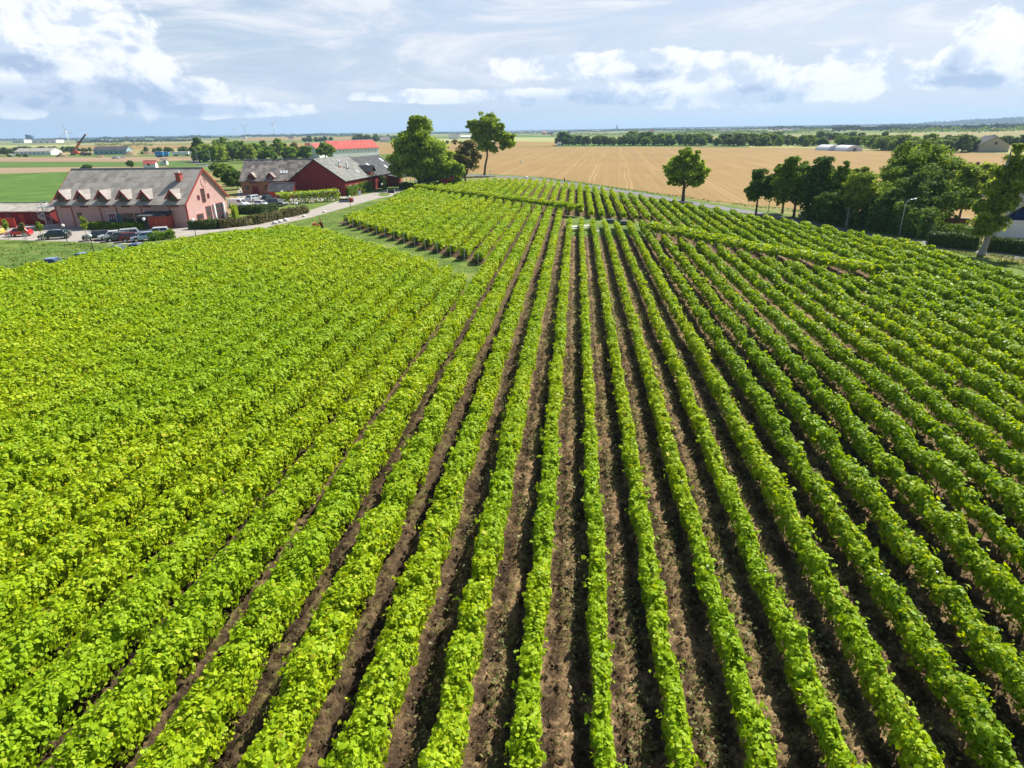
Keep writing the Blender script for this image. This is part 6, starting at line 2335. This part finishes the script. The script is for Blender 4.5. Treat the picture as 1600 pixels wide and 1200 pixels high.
heap((97, 245), 6, 3.6, 'pale earth heap left of the crane', M_tan)
heap((204, 243), 7, 4.0, 'pale sand heap on the building site', M_tan)
heap((233, 241.5), 7, 3.6, 'brown earth heap left of the blue trailers', M_brown)
heap((158, 246), 5, 2.0, 'reddish earth heap below the dark roofed hall', M_brown)

for i, (b, tp, lab) in enumerate([((288, 258), 238, 'first light mast above the pink roof'), ((309.5, 256.5), 234, 'light mast at the farm road bend'), ((331, 262.5), 236, 'light mast right of the pink roof ridge'),
                                  ((277, 240), 226, 'far light mast by the white trailers'), ((397.5, 250), 234, 'light mast among the yard trees'), ((355, 250), 240, 'short light mast below the light green tree'),
                                  ((381, 252), 236, 'light mast left of the olive tree'), ((57, 240), 233, 'light mast beside the grey far hall'), ((181, 240), 231, 'light mast by the sand heap')]):
    p = P(*b)
    h = float(hat(b[0] - 1, tp, p[0], p[1]))
    t = empty('light_mast', (p[0], p[1], 0), 0, lab, 'light mast', 'light masts beyond the winery')
    MB().tube([(0, 0, 0), (0, 0, h)], [0.16, 0.1], 8).build('post', M_steel, t)
    MB().box(-0.7, 0.25, -0.2, 0.2, h, h + 0.18).build('lamp_head', M_globe, t)

for i, px in enumerate([(1305, 235.5), (1335, 236.5)]):
    p = P(*px)
    t = empty('polytunnel', (p[0], p[1], 0), R(4), ['white rounded polytunnel beyond the wheat, left of the pair', 'white rounded polytunnel beyond the wheat, right of the pair'][i], 'polytunnel', 'polytunnels beyond the wheat')
    a = np.linspace(0, math.pi, 14)
    MB().prism([(5.5 * math.cos(x), 3.6 * math.sin(x)) for x in a], 'y', 0, 16).build('cover', plain('polythene', (0.72, 0.74, 0.74), 0.3), t)
    MB().box(-1.2, 1.2, -0.06, 0, 0, 2.1).build('door', M_lead, t)
for i, px in enumerate([(1330, 228.5), (1380, 231)]):
    p = P(*px)
    t = empty('utility_pole', (p[0], p[1], 0), 0, ['thin pole behind the left polytunnel', 'thin pole right of the polytunnels'][i], 'pole', 'poles beyond the wheat')
    MB().tube([(0, 0, 0), (0, 0, 7)], 0.15, 6).build('post', M_steel, t)
    MB().box(-0.9, 0.9, -0.1, 0.1, 6.6, 6.8).build('cross_arm', M_steel, t)


# hill on the right horizon
def hill():
    vs, fs = [], []
    nx_, ny_ = 60, 12
    a, b = at(1430, 6000), at(2100, 6000)
    for j in range(ny_):
        for i in range(nx_):
            u, v = i / (nx_ - 1), j / (ny_ - 1)
            x = a[0] + (b[0] - a[0]) * u
            z = 52 * (math.sin(math.pi * min(1, u * 1.15)) ** 0.8 if u * 1.15 < 1 else 0) * math.sin(math.pi * v) ** 0.7
            vs.append((x, 5200 + 1800 * v, z - 0.5))
    for j in range(ny_ - 1):
        for i in range(nx_ - 1):
            k = j * nx_ + i
            fs.append((k, k + 1, k + 1 + nx_, k + nx_))
    o = MB().add(vs, fs).build('hill', M_mead, None, True)
    tag(o, kind='structure')


hill()
for i, (px, top) in enumerate([(1556, 184.5), (1578, 184)]):
    p = at(px, 6000)
    h = float(hat(px + 2, top, p[0], p[1]))
    t = empty('mast', (p[0], p[1], 0), 0, ['thin dark mast on the far hill, left of the pair', 'thin dark mast on the far hill, right of the pair'][i], 'mast', 'masts on the far hill')
    MB().tube([(0, 0, 0), (0, 0, h * 0.95)], [2.2, 1.5], 6).build('lattice', M_black, t)
    MB().tube([(0, 0, h * 0.9), (10, 0, h)], 1.4, 6).build('jib', M_black, t)
p = at(964, 5000)
t = empty('tower', (p[0], p[1], 0), 0, 'thin church tower on the horizon above the tree belt', 'tower')
hh = float(hat(964, 193, p[0], p[1]))
MB().box(-5, 5, -5, 5, 0, hh * 0.55).build('wall', M_lead, t)
MB().lathe([(5.0, hh * 0.55), (2.0, hh * 0.8), (0.2, hh)], (0, 0, 0), 8).build('spire', M_roofdark, t)


# ------------------------------------------------------------------ far trees, each a copy of a few grown ones
def far_proto(seed, m, H=12.0, W=10.0, n=700):
    rg = random.Random(seed)
    envs = [(0, 0, H * 0.46, W * 0.4, W * 0.4, H * 0.46)]
    for i in range(3):
        a = i * 2.1 + rg.uniform(-0.4, 0.4)
        envs.append((math.cos(a) * W * 0.24, math.sin(a) * W * 0.24, H * rg.uniform(0.25, 0.45), W * 0.30, W * 0.30, H * 0.3))
    return envs


far_me = []
for i, (m, H_, W_) in enumerate([(M_far, 12, 11), (M_dk, 12, 9), (M_mid, 12, 12), (M_far, 12, 14), (M_olive, 12, 10)]):
    v, q, _ = crown_arrays(far_proto(i, m, H_, W_), 1500, 1.05, 300 + i, 0.34, 22, 0.5)
    tm = MB().tube([(0, 0, -0.2), (0.1, 0, 2), (0, 0.1, 7)], [0.42, 0.3, 0.15], 7)
    o = tm.build('trunk', M_bark)
    far_me.append((np_mesh('crown', v, q, m), o.data))
    bpy.data.objects.remove(o)


far_mass = []


def far_tree(p, h, w, k, rz, label, group, kind='tree'):
    if group is None:
        far_mass.append((p, h, w, k, rz))
        return
    cm, tm = far_me[k]
    root = empty(kind, (p[0], p[1], 0), rz, label, kind, group)
    root.scale = (w / 11.0, w / 11.0, h / 12.0)
    link('crown', cm, root)
    link('trunk', tm, root)
    return root


def belt(x0, x1, y0, y1, top0, top1, n, depth, label, group, seed, kinds=(0, 1, 2, 3), kind='tree'):
    rg = random.Random(seed)
    for i in range(n):
        f = (i + rg.uniform(0.1, 0.9)) / n
        px = x0 + (x1 - x0) * f
        yb = y0 + (y1 - y0) * f
        p = P(px, yb)
        p = p + np.array([rg.uniform(-4, 4), rg.uniform(0, depth), 0])
        h = float(hat(px, top0 + (top1 - top0) * f, p[0], p[1])) * rg.uniform(0.68, 1.12)
        far_tree(p, h, h * rg.uniform(0.8, 1.25), rg.choice(kinds), rg.uniform(0, 6.28), label, group, kind)


belt(872, 1000, 227.5, 228, 210, 209, 24, 30, 'dark green tree in the belt behind the wheat field middle', 'belt trees behind the wheat field', 1)
belt(876, 898, 227.5, 227.5, 204, 204, 4, 10, 'tall dark tree at the left end of the wheat field belt', 'tall trees at the left end of the belt', 71, (1, 0))
belt(1000, 1240, 228, 229, 205, 207, 52, 60, 'tree of the long belt behind the right half of the wheat', 'belt trees behind the right of the wheat', 2, (0, 1, 2, 2, 3))
belt(1190, 1420, 228.5, 231, 210, 208, 40, 50, 'tree of the belt behind the polytunnels', 'belt trees behind the polytunnels', 3, (0, 1, 2, 2))
belt(1390, 1470, 233, 238, 208, 206, 16, 50, 'tree beyond the fields above the roadside group', 'trees above the roadside group', 4, (2, 4, 0))
belt(1425, 1565, 238, 239, 212, 208, 26, 50, 'light or dark garden tree around the far grey house', 'garden trees round the grey house', 5, (2, 4, 1, 3))
belt(1500, 1640, 232, 230, 212, 206, 22, 80, 'tree behind the far grey house on the right', None, 6, (0, 1, 2))
belt(-20, 60, 243, 241, 226, 228, 16, 25, 'dark tree in the belt at the left edge of the plain', None, 7, (0, 1, 3))
belt(40, 135, 239, 238, 227, 229, 22, 25, 'dark tree in the belt behind the crane', 'belt trees behind the crane', 8, (0, 1, 3))
belt(226, 296, 239, 238, 229, 228, 18, 25, 'tree of the low dark wood behind the white trailers', 'low wood behind the trailers', 9, (0, 1, 3))
belt(470, 516, 222.5, 222, 211, 211, 12, 30, 'dark tree in the clump behind the red farm roof', 'clump behind the red farm roof', 10, (0, 1))
belt(549, 618, 221.5, 221.5, 209, 209, 16, 30, 'dark tree in the clump round the white farmhouse', 'clump round the white farmhouse', 11, (0, 1, 3))
belt(190, 300, 242, 240, 236, 235, 14, 10, 'low bush along the building site edge', 'bushes along the building site', 12, (2, 0), 'bush')
belt(0, 40, 246, 246, 240, 240, 6, 10, 'low bush before the grey hall on the far left', 'bushes before the grey hall', 13, (2, 0), 'bush')
belt(1000, 1400, 221, 222, 207, 204, 40, 120, 'tree of the second belt seen above the first', None, 14, (0, 1, 3))
belt(300, 405, 255, 250, 222, 221, 14, 20, 'leafy tree of the grove between the pink building and the brick house', 'grove behind the pink building', 16, (1, 2, 4, 2))
belt(336, 384, 292, 290, 266, 264, 7, 14, 'bushy tree close behind the pink gable', 'bushy trees behind the pink gable', 17, (2, 4, 1))
belt(400, 480, 252, 250, 226, 226, 8, 20, 'green tree above the brick house roof', 'trees behind the brick house', 18, (1, 2, 2))
belt(640, 700, 226, 226, 216, 216, 8, 20, 'dark tree glimpsed between the two tallest trees', None, 15, (0, 1))


def build_mass():
    parts = []
    for p, h, w, k, rz in far_mass:
        me = far_me[k][0]
        v = np.empty(len(me.vertices) * 3, dtype=np.float32)
        me.vertices.foreach_get('co', v)
        v = v.reshape(-1, 3) * np.array([w / 11.0, w / 11.0, h / 12.0])
        c, s_ = math.cos(rz), math.sin(rz)
        v = np.stack([v[:, 0] * c - v[:, 1] * s_ + p[0], v[:, 0] * s_ + v[:, 1] * c + p[1], v[:, 2]], axis=1)
        q = np.empty(len(me.loops), dtype=np.int32)
        me.loops.foreach_get('vertex_index', q)
        parts.append((v, q.reshape(-1, 4)))
    v, q = merge(parts)
    tag(link('distant_trees', np_mesh('distant_trees', v, q, M_far)), 'mass of smaller far trees behind the belts and at the plain edges', 'distant trees', kind='stuff')


build_mass()


# woods of the distant plain, each far enough to read as one mass
def wood(label, segs, n_per, leaf, seed, m=None):
    rg = np.random.default_rng(seed)
    P_, N_, S_ = [], [], []
    for (x0, x1, dy, h) in segs:
        hz = lambda x: 202 - (x - 800) * 0.015
        n = int(n_per * (x1 - x0) / 100.0)
        px = rg.uniform(x0, x1, n)
        kf = 0.35 + 0.65 * np.clip(0.5 + wob(px, (x1 - x0) / 14 + 3, rg, 0.5) + wob(px, 4.0, rg, 0.28), 0, 1)
        Y = []
        for x, k in zip(px, kf):
            p = P(x, hz(x) + dy * (1 + 0.10 * rg.uniform(-1, 1)))
            P_.append((p[0], p[1], h * k * rg.uniform(0.1, 1) ** 0.6))
        N_.append(rg.normal(size=(n, 3)) * 0.7 + np.array([0, -0.4, 0.7]))
        S_.append(leaf * (h / 12) * rg.uniform(0.6, 1.4, n))
    v, q = leaf_arrays(np.array(P_), np.concatenate(N_), np.concatenate(S_), False, 0.2, rg, 0.6)
    tag(link('distant_wood', np_mesh('distant_wood', v, q, m or M_far)), label, 'distant wood', kind='stuff')


M_wood = leafmat('wood_leaf', [(0.0, (0.012, 0.030, 0.014)), (0.5, (0.028, 0.055, 0.022)), (1.0, (0.05, 0.085, 0.03))], 0.08, 0.8, 0.03)
wood('blue green woods along the whole horizon', [(-150, 1800, 1.8, 24), (-150, 1800, 2.6, 22), (-150, 560, 3.6, 20), (620, 1800, 3.6, 17), (-150, 330, 4.8, 15)], 1100, 5.5, 1, M_wood)
wood('dark woods of the far plain beyond the belts', [(-100, 130, 6.5, 18), (130, 330, 7.0, 17), (330, 560, 6.5, 16), (640, 900, 6, 12), (900, 1300, 6.0, 12), (1200, 1700, 7.0, 14), (1300, 1700, 10.5, 13), (120, 300, 11, 9)], 1500, 4.0, 2, M_wood)
wood('hedgerows and copses of the middle plain', [(150, 240, 17, 6), (520, 560, 8.5, 9), (780, 850, 8.5, 7), (860, 1010, 12, 7), (1040, 1300, 13, 10), (1390, 1640, 15, 11), (1000, 1200, 10, 8)], 900, 2.6, 3)
rgh = np.random.default_rng(8)
nh = 16000
uh, vh = rgh.uniform(0, 0.86, nh), rgh.uniform(0.05, 0.55, nh)
ah, bh = at(1430, 6000), at(2100, 6000)
kh = np.clip(0.5 + 0.5 * np.sin(uh * 60 + 3 * np.sin(vh * 20)) + rgh.normal(size=nh) * 0.4, 0.15, 1)
zh = 52 * np.sin(np.pi * np.minimum(1, uh * 1.15)) ** 0.8 * np.sin(np.pi * vh) ** 0.7 + 16 * kh * rgh.uniform(0.1, 1, nh)
vv, qq = leaf_arrays(np.stack([ah[0] + (bh[0] - ah[0]) * uh, 5200 + 1800 * vh, zh], axis=1), rgh.normal(size=(nh, 3)) + np.array([0, -0.5, 0.6]), 9 * rgh.uniform(0.6, 1.4, nh), False)
tag(link('distant_wood', np_mesh('distant_wood', vv, qq, M_wood)), 'woods covering the far hill on the right', 'distant wood', kind='stuff')



# ------------------------------------------------------------------ the air between
def haze():
    o = MB().box(-17000, 17000, -3000, 26500, -1.2, 190).build('haze', bpy.data.materials.new('haze_air'))
    m = o.data.materials[0]
    m.use_nodes = True
    m.node_tree.nodes.clear()
    g = G(m.node_tree)
    out = g.new('ShaderNodeOutputMaterial')
    pv = g.new('ShaderNodeVolumePrincipled')
    pv.inputs['Color'].default_value = (0.52, 0.74, 1.0, 1)
    pv.inputs['Density'].default_value = HAZE
    pv.inputs['Anisotropy'].default_value = 0.1
    g.l.new(pv.outputs[0], out.inputs['Volume'])
    o.display_type = 'WIRE'
    tag(o, 'thin pale blue haze over the whole plain', 'haze', kind='stuff')


HAZE = 0.00010
haze()
